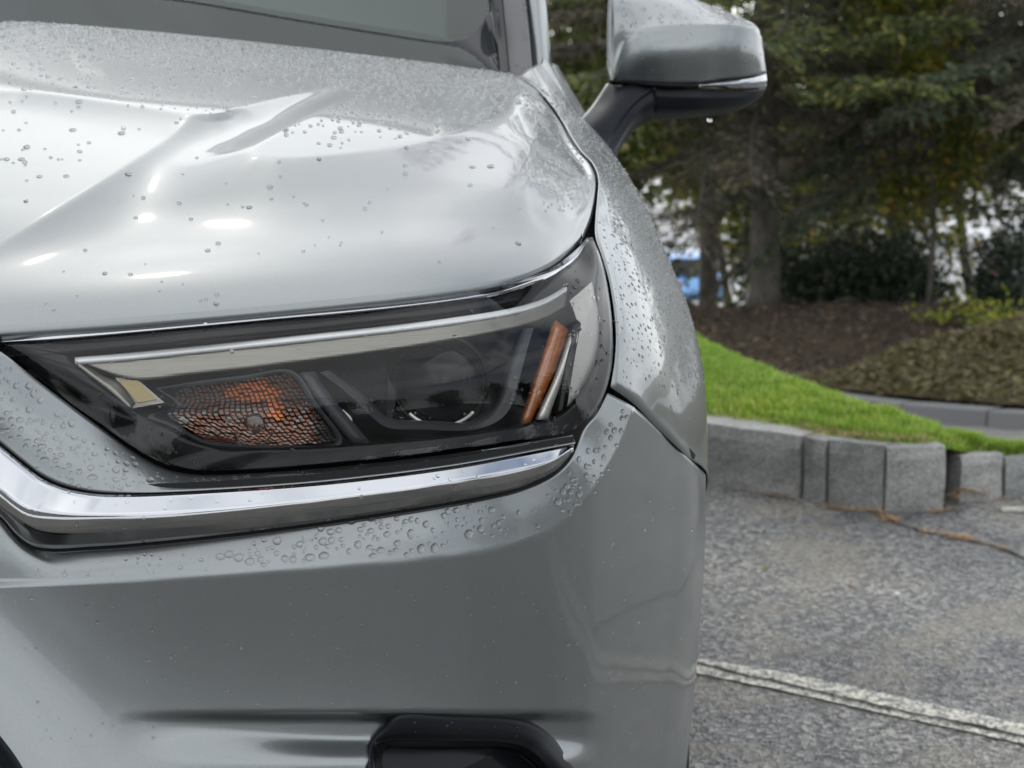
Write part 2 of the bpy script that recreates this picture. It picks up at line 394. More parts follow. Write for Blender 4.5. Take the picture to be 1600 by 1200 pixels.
# ---- hood
lip = [Vector((CX, 1.585, .962)), Vector((-.60, 1.587, .962)), (-150, 527, 1.595), (0, 517, 1.61), (200, 503, 1.63), (400, 486, 1.66), (600, 466, 1.70), (700, 454, 1.735),
       (760, 445, 1.765), (820, 429, 1.81), (860, 411, 1.855), (890, 388, 1.915), (908, 364, 1.97)]
side = [(908, 364, 1.97), (920, 338, 2.03), (928, 305, 2.11), (929, 276, 2.19), (920, 255, 2.27), (903, 237, 2.35), (888, 215, 2.45), (876, 192, 2.55), (858, 166, 2.66), (832, 136, 2.77), (800, 115, 2.85)]
rear = [Vector((CX + d, 2.78 + .07 * (d / .7) ** 1.5, 1.2495 - .0735 * (d / .7) ** 1.3)) for d in (0, .05, .10, .16, .23, .31, .40, .50, .58, .65)] + [(800, 115, 2.85)]
NU, NV = 210, 200
Lr, Rr, Tr = resample(lip, NU), resample(side, NV), resample(rear, NU)
def softint(s, s0, w):                                 # integral of a falling sigmoid
    return s0 + w * math.log1p(math.exp(-s0 / w)) - w * math.log1p(math.exp(min(60, (s0 - s) / w))) if True else 0
def hood_profile(s): return .115 * s + .11 * softint(s, .52, .06) + .17 * softint(s, .20, .016) + .0125 * (1 - math.exp(-s / .05))
TOT = hood_profile(1.15)
base = []
for j in range(NV):
    v = j / (NV - 1); row = []
    lf = Lr[0].lerp(Tr[0], v)
    h = hood_profile(1.15 * v) - TOT * v
    for i in range(NU):
        u = i / (NU - 1)
        p = Lr[i] * (1 - v) + Tr[i] * v + lf * (1 - u) + Rr[j] * u - (Lr[0] * ((1-u)*(1-v)) + Lr[-1] * (u*(1-v)) + Tr[0] * ((1-u)*v) + Tr[-1] * (u*v))
        p = p.copy(); p.z += h * (1 - u ** 5)
        row.append(p)
    base.append(row)
bvb = BVHTree.FromPolygons([p for r in base for p in r], grid_faces(NV, NU))
def hxy(pts, dz=0.0):
    out = []
    for px, py in pts:
        h = bvb.ray_cast(CAMV - Vector((0, 0, dz)), ray(px, py).normalized())
        if h[0] is None: h = bvb.find_nearest(P(px, py, 2.5))
        out.append((h[0].x, h[0].y))
    return out
def pdist(x, y, pl):
    best = 1e9; sd = 0
    for (ax, ay), (bx, by) in zip(pl, pl[1:]):
        ux, uy = bx-ax, by-ay; L = ux*ux+uy*uy
        t = max(0, min(1, ((x-ax)*ux+(y-ay)*uy)/L)) if L > 0 else 0
        ex, ey = x-ax-t*ux, y-ay-t*uy; d = ex*ex+ey*ey
        if d < best: best = d; sd = ux*ey-uy*ex
    return math.sqrt(best), sd
def pin(x, y, pl):
    c = False; j = len(pl)-1
    for i in range(len(pl)):
        if (pl[i][1] > y) != (pl[j][1] > y) and x < (pl[j][0]-pl[i][0])*(y-pl[i][1])/(pl[j][1]-pl[i][1])+pl[i][0]: c = not c
        j = i
    return c
def smoothline(pts, n=60): return [(q.x, q.y) for q in resample([Vector((a, b, 0)) for a, b in pts], n)]
crest = smoothline(hxy([(40, 142), (100, 149), (180, 160), (250, 170), (305, 179), (330, 180), (380, 168), (450, 150), (530, 133), (592, 121)]), 50)
crest = [(CX - .3, crest[0][1] - .02), (CX, crest[0][1] - .015)] + crest
crest2 = smoothline(hxy([(592, 121), (540, 152), (480, 184), (430, 212), (396, 233), (394, 241), (420, 246), (480, 245), (560, 236), (640, 224), (720, 208), (780, 190), (812, 160), (818, 122)]), 70)
plateau = crest + crest2[1:] + [(0.2, 3.2), (CX - .3, 3.2)]
crestline = crest + crest2[1:]
ridge = smoothline(hxy([(322, 181), (270, 215), (200, 257), (130, 300), (60, 347), (0, 388)], -.012), 30)
dxr, dyr = ridge[-1][0]-ridge[-4][0], ridge[-1][1]-ridge[-4][1]
ridge = smoothline(hxy([(700, 98), (592, 121), (530, 133), (450, 150), (380, 168)]), 24) + ridge + [(ridge[-1][0]+dxr*20, ridge[-1][1]+dyr*20)]
ridge = [(ridge[0][0] + .5, ridge[0][1] + .35)] + ridge
edge = smoothline([(p.x, p.y) for p in Rr], 40)
shoulder = smoothline(hxy([(812, 128), (836, 175), (838, 215), (826, 250), (822, 285), (832, 318), (852, 345), (868, 352)], .015), 40)
for j in range(NV):
    for i in range(NU):
        p = base[j][i]; x, y = p.x, p.y
        lipd = max(0.0, y - Lr[i].y) if j < NV // 3 else 1.0
        v = j / (NV - 1)
        fade = sstep(0.0, .22, v)
        edged = pdist(x, y, edge)[0]
        ef = sstep(0, .05, edged)
        # rear plateau and its falling rim
        d1, _ = pdist(x, y, crest); d2, _ = pdist(x, y, crest2); ins = pin(x, y, plateau)
        dz = 0.0
        if not ins: dz -= .013 * fade * (1 - math.exp(-(d1 / .040) ** 1.15)) * (1 - math.exp(-(d2 / .055) ** 1.2)) * sstep(.0, .06, edged)
        # long ridge, falling to the outer side
        d, sd = pdist(x, y, ridge)
        if sd > 0 and not ins:
            k = (1 - math.exp(-(d / .048) ** 1.1)) * sstep(0.02, .22, v) * math.exp(-(d / .34) ** 2) * (1 - math.exp(-(d2 / .13) ** 2))
            dz -= .034 * k
        # sculpted outer shoulder next to the shut line
        d, sd = pdist(x, y, shoulder)
        sf = sstep(.05, .22, v) * sstep(1.0, .86, v)
        if edged < .22:
            k = edged / (edged + d + 1e-6) if sd > 0 else math.exp(-(d / .06) ** 2)
            dz += .020 * sf * k
        p.z += dz * sstep(0, .012, edged) 
rows = []
r0 = [Vector((p.x, p.y + .010, p.z - .016)) for p in base[0]]; r1 = [Vector((p.x, p.y + .0015, p.z - .006)) for p in base[0]]
rows = [r0, r1] + base
for r in rows:                                        # rolled edge along the shut line
    e = r[-1]; r.append(Vector((e.x + .002, e.y, e.z - .006))); r.append(Vector((e.x - .004, e.y, e.z - .018)))
full = []
for r in rows:
    full.append([Vector((2*CX - p.x, p.y, p.z)) for p in reversed(r[1:])] + r)
hood = mk('hood', [p for r in full for p in r], grid_faces(len(full), len(full[0])), M['paint'], car, True, True, .0012)
hood_bv = bvh_of(hood)
# black ribbon put in for the shade inside the shut lines
ch = [p + Vector((0, .02, -.018)) for p in Lr] + [p + Vector((-.005, 0, -.022)) for p in Rr[4:]]
cho = [p + Vector((.004, -.004, -.022)) for p in Lr] + [p + Vector((.011, 0, -.040)) for p in Rr[4:]]
chi = [p + Vector((-.01, .10, -.05)) for p in Lr] + [p + Vector((-.07, 0, -.05)) for p in Rr[4:]]
mk('hood_gap_shade', chi + ch + cho, grid_faces(3, len(ch)), M['matte_black'], car, True, True)

# ---- headlight
hl = empty('headlight', (.0, 1.7, .85)); hl.parent = car; hl.matrix_parent_inverse = Matrix.Translation(-world_loc(car))
lamp_T = [(1, 534, 1.612), (60, 526, 1.617), (200, 510, 1.637), (400, 493, 1.663), (600, 473, 1.703), (700, 462, 1.735), (760, 453, 1.765), (820, 438, 1.81), (865, 420, 1.86), (895, 398, 1.918), (916, 374, 1.96), (926, 371, 1.975)]
lamp_B = [(1, 534, 1.612), (40, 572, 1.604), (100, 622, 1.597), (160, 664, 1.593), (210, 699, 1.592), (255, 724, 1.595), (300, 735, 1.60), (360, 735, 1.61), (450, 730, 1.618), (600, 716, 1.640), (750, 697, 1.683), (840, 684, 1.722), (890, 675, 1.752), (925, 648, 1.780), (946, 612, 1.808), (956, 570, 1.833), (957, 510, 1.868), (948, 440, 1.918), (938, 400, 1.948), (926, 371, 1.975)]
NL = 120
rT, rB = resample(lamp_T, NL), resample(lamp_B, NL)
mid = []
for i in range(NL):
    w = math.sin(math.pi * i / (NL - 1)) ** .8
    a = rT[i].lerp(rB[i], .5); t_ = i / (NL - 1)
    mid.append(a + Vector((.012 * w * t_ ** 2, -.021 * w, .004 * w)))
lens_rows = loft([rT, mid, rB], NL, [18, 18])
lens = mk('lens', [p for r in lens_rows for p in r], grid_faces(len(lens_rows), NL), M['lens'], hl, True, True)
LB = bvh_of(lens)
def onlens(pts, off, n=None):
    q = [S(LB, a, b, off) for a, b in pts]
    return resample(q, n) if n else q
# housing behind the lens
hv = [p + Vector((0, .085, 0)) * (1 - (abs(2 * (r / 36) - 1)) ** 6) * (1 - abs(2 * (c / (NL - 1)) - 1) ** 10) + Vector((0, .003, 0)) for r, row in enumerate(lens_rows) for c, p in enumerate(row)]
mk('housing', hv, grid_faces(len(lens_rows), NL), M['housing'], hl, True, True)
# black border moulded on the lens
outer = [(1, 534), (40, 572), (100, 622), (160, 664), (210, 699), (255, 724), (300, 734), (360, 734), (450, 729), (600, 715), (750, 696), (840, 683), (889, 674), (924, 647), (945, 611), (955, 570), (956, 510), (947, 440), (938, 402), (924, 374)]
inner = [(104, 556), (150, 600), (190, 628), (225, 652), (262, 664), (318, 692), (345, 697), (420, 699), (480, 698), (600, 690), (740, 676), (820, 662), (868, 649), (900, 622), (925, 580), (940, 535), (942, 490), (934, 440), (925, 408), (912, 388)]
ro, ri_ = onlens(outer, .004, 140), onlens(inner, .007, 140)
ri2 = onlens(inner, .018, 140)
patch('border', [ro, ri_, ri2], 140, [4, 2], M['gloss_black'], hl, sharp=(1,))
# upper black band between flange and light bar
bt = onlens([(1, 536), (60, 534), (200, 522), (400, 503), (600, 483), (760, 462), (850, 440), (895, 412), (912, 388)], .006, 100)
bb = onlens([(104, 553), (200, 545), (300, 535), (500, 514), (700, 491), (800, 475), (850, 460), (880, 443), (905, 403)], .009, 100)
bb2 = onlens([(104, 553), (200, 545), (300, 535), (500, 514), (700, 491), (800, 475), (850, 460), (880, 443), (905, 403)], .014, 100)
patch('upper_band', [bt, bb, bb2], 100, [3, 2], M['gloss_black'], hl, sharp=(1,))
# bright flange along the hood edge
f0 = onlens([(3, 531), (60, 522), (200, 506.5), (400, 489.5), (600, 470), (760, 450.5), (820, 435), (865, 417), (897, 393), (918, 371)], .004, 120)
f1 = onlens([(3, 534), (60, 530), (200, 518), (400, 500), (600, 481), (760, 460), (820, 442), (865, 424), (899, 399), (919, 374)], -.004, 120)
f2 = onlens([(3, 535), (60, 536), (200, 525), (400, 506), (600, 487), (760, 465), (820, 450), (865, 431), (902, 404), (920, 376)], .0015, 120)
patch('flange', [f0, f1, f2], 120, [5, 5], M['chrome'], hl)
# daytime light bar: white guide on top, brushed face, hook at the inner end
w0 = onlens([(117, 558), (200, 551), (300, 541), (500, 520), (700, 497), (800, 481), (850, 466), (885, 446)], .013, 100)
w1 = onlens([(117, 564), (200, 558), (300, 548), (500, 527), (700, 504), (800, 488), (850, 473), (886, 452)], .010, 100)
g1 = onlens([(126, 566), (210, 592), (300, 584), (500, 560), (700, 531), (800, 512), (850, 497), (884, 478)], .017, 100)
g0 = onlens([(119, 565), (200, 559), (300, 549), (500, 528), (700, 505), (800, 489), (850, 474), (886, 453)], .015, 100)
drl = patch('daytime_light', [g0, g1], 100, 6, M['satin'], hl, solid=.004)
patch('light_guide', [w0, w1], 100, 4, M['light_guide'], hl, solid=.004)
hk = patch('daytime_light', [onlens([(118, 564), (150, 590), (205, 637)], .013, 20), onlens([(126, 566), (166, 588), (214, 592), (256, 629)][:2] + [(185, 596), (212, 630)], .020, 20)], 20, 3, M['satin'], hl, solid=.004)
mk('daytime_light', onlens([(180, 590), (214, 592), (257, 629), (207, 638), (205, 632)], .021), [(0, 1, 2, 3, 4)], M['satin'], hl, False, True, .003)
mk('hook_reflector', onlens([(186, 596), (214, 594), (245, 624), (215, 629)], .0195), [(0, 1, 2, 3)], M['gold'], hl, False, True, .001)
# turn signal with ribbed reflector
def bil(q, u, v):
    return (lerp(lerp(q[0][0], q[1][0], u), lerp(q[3][0], q[2][0], u), v), lerp(lerp(q[0][1], q[1][1], u), lerp(q[3][1], q[2][1], u), v))
ttop = [(248, 606), (300, 599), (380, 590), (453, 583)]
tbot = [(322, 690), (380, 696), (450, 694), (526, 688)]
tl = [(238, 650), (262, 640), (280, 632), (262, 618), (248, 606)]
rsq = [onlens([(268, 601), (330, 595), (400, 588), (455, 583)], .040, 27), onlens([(276, 622), (340, 622), (420, 615), (474, 610)], .046, 27),
       onlens([(262, 646), (340, 648), (430, 645), (495, 638)], .048, 27), onlens([(300, 672), (360, 676), (440, 675), (512, 665)], .044, 27), onlens([(330, 691), (380, 695), (450, 694), (528, 688)], .036, 27)]
rr = loft(rsq, 27, [5, 5, 5, 5])
vv, ff, fm = [], [], []
for r in range(len(rr) - 1):
    for c in range(26):
        a, b, c_, d = rr[r][c], rr[r][c+1], rr[r+1][c+1], rr[r+1][c]
        ctr = (a + b + c_ + d) * .25; n = len(vv)
        pk = ctr + Vector((0, -.0035 - .002 * random.random(), .0008 * random.uniform(-1, 1)))
        a2, b2, c2, d2 = (ctr + (q - ctr) * .92 for q in (a, b, c_, d))
        vv += [a2, b2, c2, d2] + [pk + (q - ctr) * .68 for q in (a, b, c_, d)]
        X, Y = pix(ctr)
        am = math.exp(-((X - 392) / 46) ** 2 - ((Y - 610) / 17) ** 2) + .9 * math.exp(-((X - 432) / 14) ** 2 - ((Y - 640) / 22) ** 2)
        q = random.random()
        k = 0 if am > .32 + .35 * q else (2 if abs(X - 390) < 95 + 50 * q - 25 and q > .15 else 1)  # amber cells paint the amber bulb's reflection onto the ribs
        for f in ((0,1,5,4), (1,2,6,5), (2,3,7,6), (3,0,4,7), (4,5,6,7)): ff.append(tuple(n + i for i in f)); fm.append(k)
ts = mk('indicator_reflector', vv, ff, [M['bulb_reflection_ribs'], M['dim_ribs'], M['brown_ribs']], hl, False, True)
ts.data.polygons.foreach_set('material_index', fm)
def ring(name, pts, off0, off1, w, mt, parent, n=60, closed=True):
    """a narrow raised frame following a closed outline inside the lamp"""
    pts = pts + [pts[0]] if closed else pts
    a = onlens(pts, off0, n); cx = sum(p[0] for p in pts) / len(pts); cy = sum(p[1] for p in pts) / len(pts)
    ins = [(p[0] + (cx - p[0]) / max(1, math.hypot(p[0]-cx, p[1]-cy)) * w, p[1] + (cy - p[1]) / max(1, math.hypot(p[0]-cx, p[1]-cy)) * w) for p in pts]
    b = onlens(ins, off0 + .001, n); c = onlens(ins, off1, n)
    return patch(name, [a, b, c], n, [1, 2], mt, parent, sharp=(1,), smooth=False)
ring('indicator_frame', [(243, 606), (300, 597), (380, 587), (458, 580), (495, 630), (534, 692), (450, 700), (380, 702), (318, 696), (262, 664), (230, 650), (278, 634)], .018, .05, 9, M['bezel_grey'], hl, 120)
# bulb cover, a round amber dome in front of the ribs
def dome(name, px, py, r, off, depth, mt, parent, seg=24, rings=7, sx=1.0):
    c = S(LB, px, py, off); v, f = [c + Vector((0, -depth, 0))], []
    for i in range(1, rings + 1):
        a = i / rings * math.pi / 2
        for j in range(seg):
            b = 2*math.pi*j/seg; v.append(c + Vector((sx*r*math.sin(a)*math.cos(b), -depth*math.cos(a), r*math.sin(a)*math.sin(b))))
    for j in range(seg): f.append((0, 1+j, 1+(j+1) % seg))
    for i in range(rings-1):
        for j in range(seg): f.append((1+i*seg+j, 1+(i+1)*seg+j, 1+(i+1)*seg+(j+1) % seg, 1+i*seg+(j+1) % seg))
    return mk(name, v, f, mt, parent, True, True)
M['bulb'] = mat('smoked_bulb', (.05, .022, .014), .15, 0, .8)
dome('bulb', 396, 668, .0125, .046, .006, M['bulb'], hl)
def torus(name, c, r, w, mt, parent, a0=0, a1=360, tilt=(0, 0), sx=1.0, n=40):
    mb = MB(); pts = []
    for i in range(n + 1):
        a = R(a0 + (a1 - a0) * i / n); pts.append(c + Vector((sx * r * math.cos(a), tilt[0] * math.cos(a), r * math.sin(a))))
    mb.tube(pts, w, 6); return mb.build(name, mt, parent, True)
torus('bulb_ring', S(LB, 396, 668, .034), .0165, .0011, M['dim_ribs'], hl, 190, 350)
# dividing fin, projector, its bezel, amber side reflector and clear side
patch('divider', [onlens([(470, 582), (500, 625), (555, 692)], .020, 12), onlens([(492, 580), (520, 622), (578, 690)], .024, 12)], 12, 2, M['bezel_grey'], hl, solid=.01)
mk('divider_chip', onlens([(502, 629), (520, 628), (516, 648), (510, 640)], .03), [(0, 1, 2, 3)], M['clear_side'], hl, False, True, .002)
patch('divider_chip', [onlens([(532, 640), (545, 655), (551, 664)], .03, 6), onlens([(536, 640), (549, 652), (551, 664)], .03, 6)], 6, 1, M['clear_side'], hl)
pc = S(LB, 690, 596, .055)
dome('projector', 688, 598, .040, .066, .026, M['projector'], hl, 40, 12)
torus('projector_ring', S(LB, 688, 598, .054), .043, .0026, M['housing'], hl, 0, 360)
torus('projector_ring', S(LB, 688, 598, .046), .040, .0016, M['clear_side'], hl, 225, 318)  # pale lower arc stands in for the highlight on the ring
patch('projector_shroud', [onlens([(600, 560), (606, 600), (604, 650)], .035, 12), onlens([(592, 590), (618, 610), (612, 654)], .05, 12)], 12, 3, M['bezel_grey'], hl)
patch('inner_bezel', [onlens([(500, 582), (540, 612), (585, 655), (605, 668), (660, 671), (742, 671), (782, 655), (800, 632), (812, 590), (824, 545), (834, 512)], .016, 80),
                      onlens([(512, 578), (552, 608), (594, 646), (612, 657), (662, 661), (736, 661), (766, 645), (782, 620), (796, 576), (808, 540), (818, 514)], .020, 80),
                      onlens([(516, 577), (556, 606), (597, 643), (614, 654), (664, 657), (732, 657), (761, 641), (777, 616), (791, 572), (803, 538), (813, 514)], .05, 80)], 80, [2, 2], M['bezel_grey'], hl, sharp=(1,))
patch('side_reflector', [onlens([(868, 500), (846, 575), (817, 662)], .020, 16), onlens([(888, 515), (862, 590), (829, 660)], .022, 16)], 16, 2, M['amber'], hl, solid=.006)
patch('side_fin', [onlens([(897, 520), (872, 590), (842, 656)], .012, 16), onlens([(903, 522), (880, 590), (856, 655)], .018, 16)], 16, 2, M['clear_side'], hl, solid=.004)
patch('side_fin', [onlens([(900, 498), (888, 570), (874, 648)], .010, 16), onlens([(908, 505), (896, 572), (884, 650)], .013, 16)], 16, 2, M['gloss_black'], hl, solid=.012)
patch('side_wall', [onlens([(890, 470), (902, 505), (893, 575), (882, 650)], .013, 20), onlens([(925, 440), (936, 500), (928, 570), (898, 622)], .022, 20)], 20, 4, M['clear_side'], hl)

# ---- bumper cover: painted panel under the lamp, bright band, dark face
def dep(px): return sinterp([(-520, 1.50), (-150, 1.522), (0, 1.535), (250, 1.55), (500, 1.585), (700, 1.635), (850, 1.705), (920, 1.755), (960, 1.80), (1003, 1.86), (1050, 1.94), (1090, 2.03), (1103, 2.12)], px)
def withd(pts, off): return [(a, b, dep(a) + off) for a, b in pts]
sur_T = [(-330, 430, 1.55), (-150, 505, 1.552), (-60, 520, 1.555), (0, 549, 1.575), (60, 596, 1.585), (140, 656, 1.59), (210, 706, 1.596), (255, 731, 1.60), (300, 741, 1.608), (360, 741, 1.618), (450, 736, 1.633), (600, 722, 1.652), (750, 703, 1.695), (850, 688, 1.735), (895, 681, 1.762)]
sur_B = [(-330, 560, 1.52), (-150, 600, 1.522)] + withd([(-60, 646), (0, 692), (33, 719), (67, 744), (100, 759), (150, 769), (200, 770), (300, 766), (500, 752), (700, 728), (850, 701), (899, 692)], .012)
a_, b_ = resample(sur_T, 150), resample(sur_B, 150)
m_ = []
for p, q in zip(a_, b_):
    X, _ = pix(q); k = sstep(150, 330, X)
    m_.append(p.lerp(q, .5) + Vector((0, lerp(-.007, .009, k), 0)))
surround = patch('lamp_surround', [a_, m_, b_], 150, [10, 10], M['paint'], car, solid=.0012)
ch_T = [(-330, 565, 1.51), (-150, 604, 1.51)] + withd([(-60, 652), (0, 697), (33, 724), (67, 749), (100, 763), (150, 772), (200, 773), (300, 769), (500, 755), (700, 731), (850, 704), (880, 698), (897, 695)], .008)
ch_M = [(-330, 645, 1.485), (-150, 672, 1.485)] + withd([(-60, 722), (0, 772), (25, 792), (45, 803), (90, 808), (150, 808), (200, 807), (300, 802), (500, 781), (700, 754), (800, 737), (860, 721), (895, 700)], -.008)
ch_N = [(-330, 670, 1.487), (-150, 696, 1.487)] + withd([(-60, 744), (0, 793), (28, 812), (50, 825), (90, 829), (150, 827), (200, 824), (300, 817), (500, 795), (700, 768), (800, 751), (862, 730), (896, 702)], -.006)
ch_B = [(-330, 700, 1.50), (-150, 724, 1.50)] + withd([(-60, 768), (0, 806), (25, 834), (50, 852), (80, 857), (140, 854), (200, 850), (400, 829), (600, 801), (760, 774), (820, 759), (870, 735), (897, 704)], .004)
rails = [resample(r, 140) for r in (ch_T, ch_M, ch_N, ch_B)]
patch('chrome_strip', rails[:2], 140, [5], M['chrome'], car, solid=.0015)
patch('strip_ground_side', [rails[1]] + rails[2:], 140, [3, 4], M['ground_chrome'], car, sharp=(1,), solid=.0015)  # same strip's lower facet, mirrored ground put into a darker chrome
cb = [p + Vector((0, .004, -.0005)) for p in rails[3]]
patch('strip_gap_shade', [[p + Vector((0, .006, .004)) for p in rails[3]], [p + Vector((0, .004, -.004)) for p in rails[3]]], 140, 1, M['matte_black'], car)  # matte black ribbons stand in for the shade along the strip's edges
patch('strip_gap_shade', [[p + Vector((0, .012, .006)) for p in rails[0]], [p + Vector((0, .005, -.004)) for p in rails[0]]], 140, 1, M['matte_black'], car)

band_I = [(-330, 704, 1.512), (-150, 728, 1.512)] + withd([(-60, 772), (0, 810), (25, 838), (50, 856), (80, 861), (140, 858), (200, 854), (400, 833), (600, 805), (760, 778), (820, 763), (870, 740), (893, 717)], .015) + [(905, 690, 1.768), (914, 668, 1.778), (932, 648, 1.793), (950, 614, 1.818)]
band_O = [(-330, 912, 1.505), (-150, 913, 1.505)] + withd([(-60, 912), (0, 910), (120, 906), (250, 901), (400, 892), (500, 885), (600, 877), (700, 866), (780, 853), (850, 831), (895, 800), (925, 765), (950, 725), (972, 684), (990, 636)], 0)
bI, bO = resample(band_I, 170), resample(band_O, 170)
bM = [p.lerp(q, .55) + Vector((0, -.001, .0006)) for p, q in zip(bI, bO)]
# the face below: depth from the plan curve, shaped by rows
rightx = lambda py: sinterp([(500, 1104), (742, 1103), (900, 1098), (1000, 1092), (1100, 1083), (1215, 1070), (1320, 1055)], py)
def face_depth(px, py):
    d = dep(px + (1103 - rightx(max(742, py))) * sstep(800, 1100, px))
    e = sstep(960, 760, px)
    d += .012 * ((py - 880) / 300) * e * 0.4
    yb = sinterp([(-400, 620), (-60, 905), (0, 952), (100, 1036), (180, 1098), (260, 1130), (400, 1152), (600, 1174), (900, 1230)], px)
    t_ = (py - yb) / 1900.0
    s_ = .040
    soft = s_ * math.log1p(math.exp(min(30, t_ / s_)))
    d -= .52 * soft * sstep(1000, 700, px)
    g = sstep(1110, 1128, py) * sstep(1195, lerp(1128, 1150, sstep(200, 560, px)), py) * sstep(185, 560, px) ** .8 * sstep(960, 860, px)
    d += .020 * g
    return d
cols = [-330, -250, -180, -120] + list(range(-80, 700, 12)) + list(range(700, 1000, 7))
faceT = resample(band_O, 170)
sl = resample([(990, 636, dep(990)), (1020, 661, dep(1020)), (1050, 691, dep(1050)), (1080, 720, dep(1080)), (1103, 742, 2.12)], 34)
topr = faceT + sl[1:]
wrapn = 6
def row_at(k, n=110):
    out = []
    for i, p in enumerate(topr):
        X, Y = pix(p); t_ = k / n
        yy = lerp(Y, 1330 if X < 1000 else lerp(1330, 1330, t_), t_ ** .95)
        # columns lean to follow the silhouette
        xr_t = 1103; xr = rightx(max(yy, 742))
        f = sstep(600, 1103, X); xx = X + (xr - 1103) * f
        if i >= 169:                                   # under the shut line: columns spread to the corner
            w = (i - 169) / 33.0
            base_x = lerp(990, xr, w) if k else X
            xx = lerp(X, lerp(990 + (xr - 1103) * .7, xr, w), min(1, t_ * 3))
        d = face_depth(xx, yy)
        if xx > 960 and k:
            d = dep(xx + (1103 - xr) * sstep(800, 1100, xx))
        if not k: out.append(p.copy()); continue
        q = P(xx, yy, d); out.append(q)
    e = out[-1]
    for w in range(1, wrapn + 1): out.append(Vector((e.x - .006 * (w / wrapn) ** 2 + .012 * w / wrapn, e.y + .035 * w, e.z - (.006 * w if k == 0 else 0))))
    return out
n = 110
frows = [row_at(k, n) for k in range(n + 1)]
bandrows = loft([bI, bM, bO], 170, [8, 8])
# one mesh: band rows then face rows (the face's first row is the band's last)
V_, F_ = [], []
off = 0
for r in bandrows: V_ += r
F_ += grid_faces(len(bandrows), 170)
off = len(V_); nc = len(frows[0])
for r in frows: V_ += r
foglamp = [(576, 1205), (581, 1163), (601, 1139), (624, 1122), (700, 1124), (800, 1128), (836, 1142), (862, 1167), (887, 1206), (894, 1400), (574, 1400)]
for f in grid_faces(len(frows), nc):
    g = tuple(off + i for i in f)
    c = sum((V_[i] for i in g), Vector()) / 4; X, Y = pix(c)
    if Y > 1100 and pin(X, Y, foglamp): continue
    F_.append(g)
for i in range(1, 170): pass
bumper = mk('bumper_cover', V_, F_, M['paint'], car, True, True, 0)
bm = bmesh.new(); bm.from_mesh(bumper.data); bmesh.ops.remove_doubles(bm, verts=bm.verts, dist=.0004); bm.to_mesh(bumper.data); bm.free()
md = bumper.modifiers.new('solid', 'SOLIDIFY'); md.thickness = .0015; md.offset = -1
BB = bvh_of(bumper)
def bump_pt(px, py, off): return P(px, py, face_depth(px, py) + off)
fo = [bump_pt(a, b, -.003) for a, b in [(570, 1240), (574, 1205), (578, 1160), (597, 1136), (621, 1118), (700, 1119), (800, 1123), (842, 1136), (871, 1162), (898, 1205), (910, 1240)]]
fi = [bump_pt(a, b, .004) for a, b in [(584, 1240), (584, 1205), (583, 1166), (590, 1158), (612, 1155), (700, 1155), (796, 1158), (826, 1168), (846, 1184), (864, 1205), (880, 1240)]]
fj = [bump_pt(a, b, .045) for a, b in [(604, 1240), (600, 1210), (596, 1180), (602, 1172), (620, 1168), (700, 1168), (788, 1170), (812, 1178), (830, 1192), (845, 1210), (850, 1240)]]
fo, fi = resample(fo, 90), resample(fi, 90)
fm_ = [p.lerp(q, .5) + Vector((0, -.0075, 0)) for p, q in zip(fo, fi)]
fo = [p + Vector((0, -.001, 0)) for p in fo]
patch('fog_lamp_bezel', [[p + Vector((0, .008, 0)) for p in fo], fo, fm_, fi], 90, [1, 3, 4], M['dark_grey'], car, sharp=(1,))
patch('fog_lamp_recess', [fi, fj], 90, [4], M['gloss_black'], car, solid=.002)
mk('fog_lamp_cover', [bump_pt(a, b, .044) for a, b in [(600, 1260), (594, 1200), (598, 1168), (700, 1164), (795, 1166), (835, 1190), (850, 1212), (860, 1260)]], [tuple(range(8))], M['gloss_black'], car, False, True, .004)
patch('lower_grille_edge', [withd([(-120, 1060), (-40, 1118), (0, 1160), (36, 1215), (60, 1290)], -.085), withd([(-140, 1100), (-60, 1150), (-14, 1190), (10, 1230), (20, 1290)], -.07)], 30, 3, M['dark_grey'], car, solid=.004)
# dark grille between the lamps, out of sight to one side
gb = MB()
for k in range(9): gb.box((2*CX + .62, 1.545, .60 + k*.034), (-.63, 1.56, .615 + k*.034))
gb.build('grille', M['gloss_black'], car)

# ---- fender
fen_I = [(803, 117, 2.86), (835, 137, 2.775), (862, 166, 2.665), (879, 192, 2.555), (892, 215, 2.45), (907, 237, 2.355), (925, 256, 2.275), (934, 279, 2.19), (933, 308, 2.11), (930, 340, 2.04), (930, 372, 1.985), (941, 405, 1.952), (952, 445, 1.922), (961, 512, 1.874), (960, 560, 1.842), (953, 605, 1.822)]
fen_M = [(812, 119, 2.86), (846, 141, 2.775), (874, 170, 2.67), (893, 198, 2.56), (907, 221, 2.46), (922, 242, 2.37), (938, 262, 2.29), (948, 290, 2.2), (950, 320, 2.12), (951, 341, 2.078), (953, 362, 2.035), (960, 400, 1.985), (968, 440, 1.948), (979, 500, 1.902), (985, 550, 1.875), (990, 632, 1.845)]
fen_O = [(858, 99, 2.95), (880, 140, 2.87), (905, 186, 2.78), (932, 213, 2.70), (960, 246, 2.62), (1000, 310, 2.5), (1040, 398, 2.39), (1075, 482, 2.30), (1094, 560, 2.24), (1102, 650, 2.17), (1104, 740, 2.12)]
nF = 130
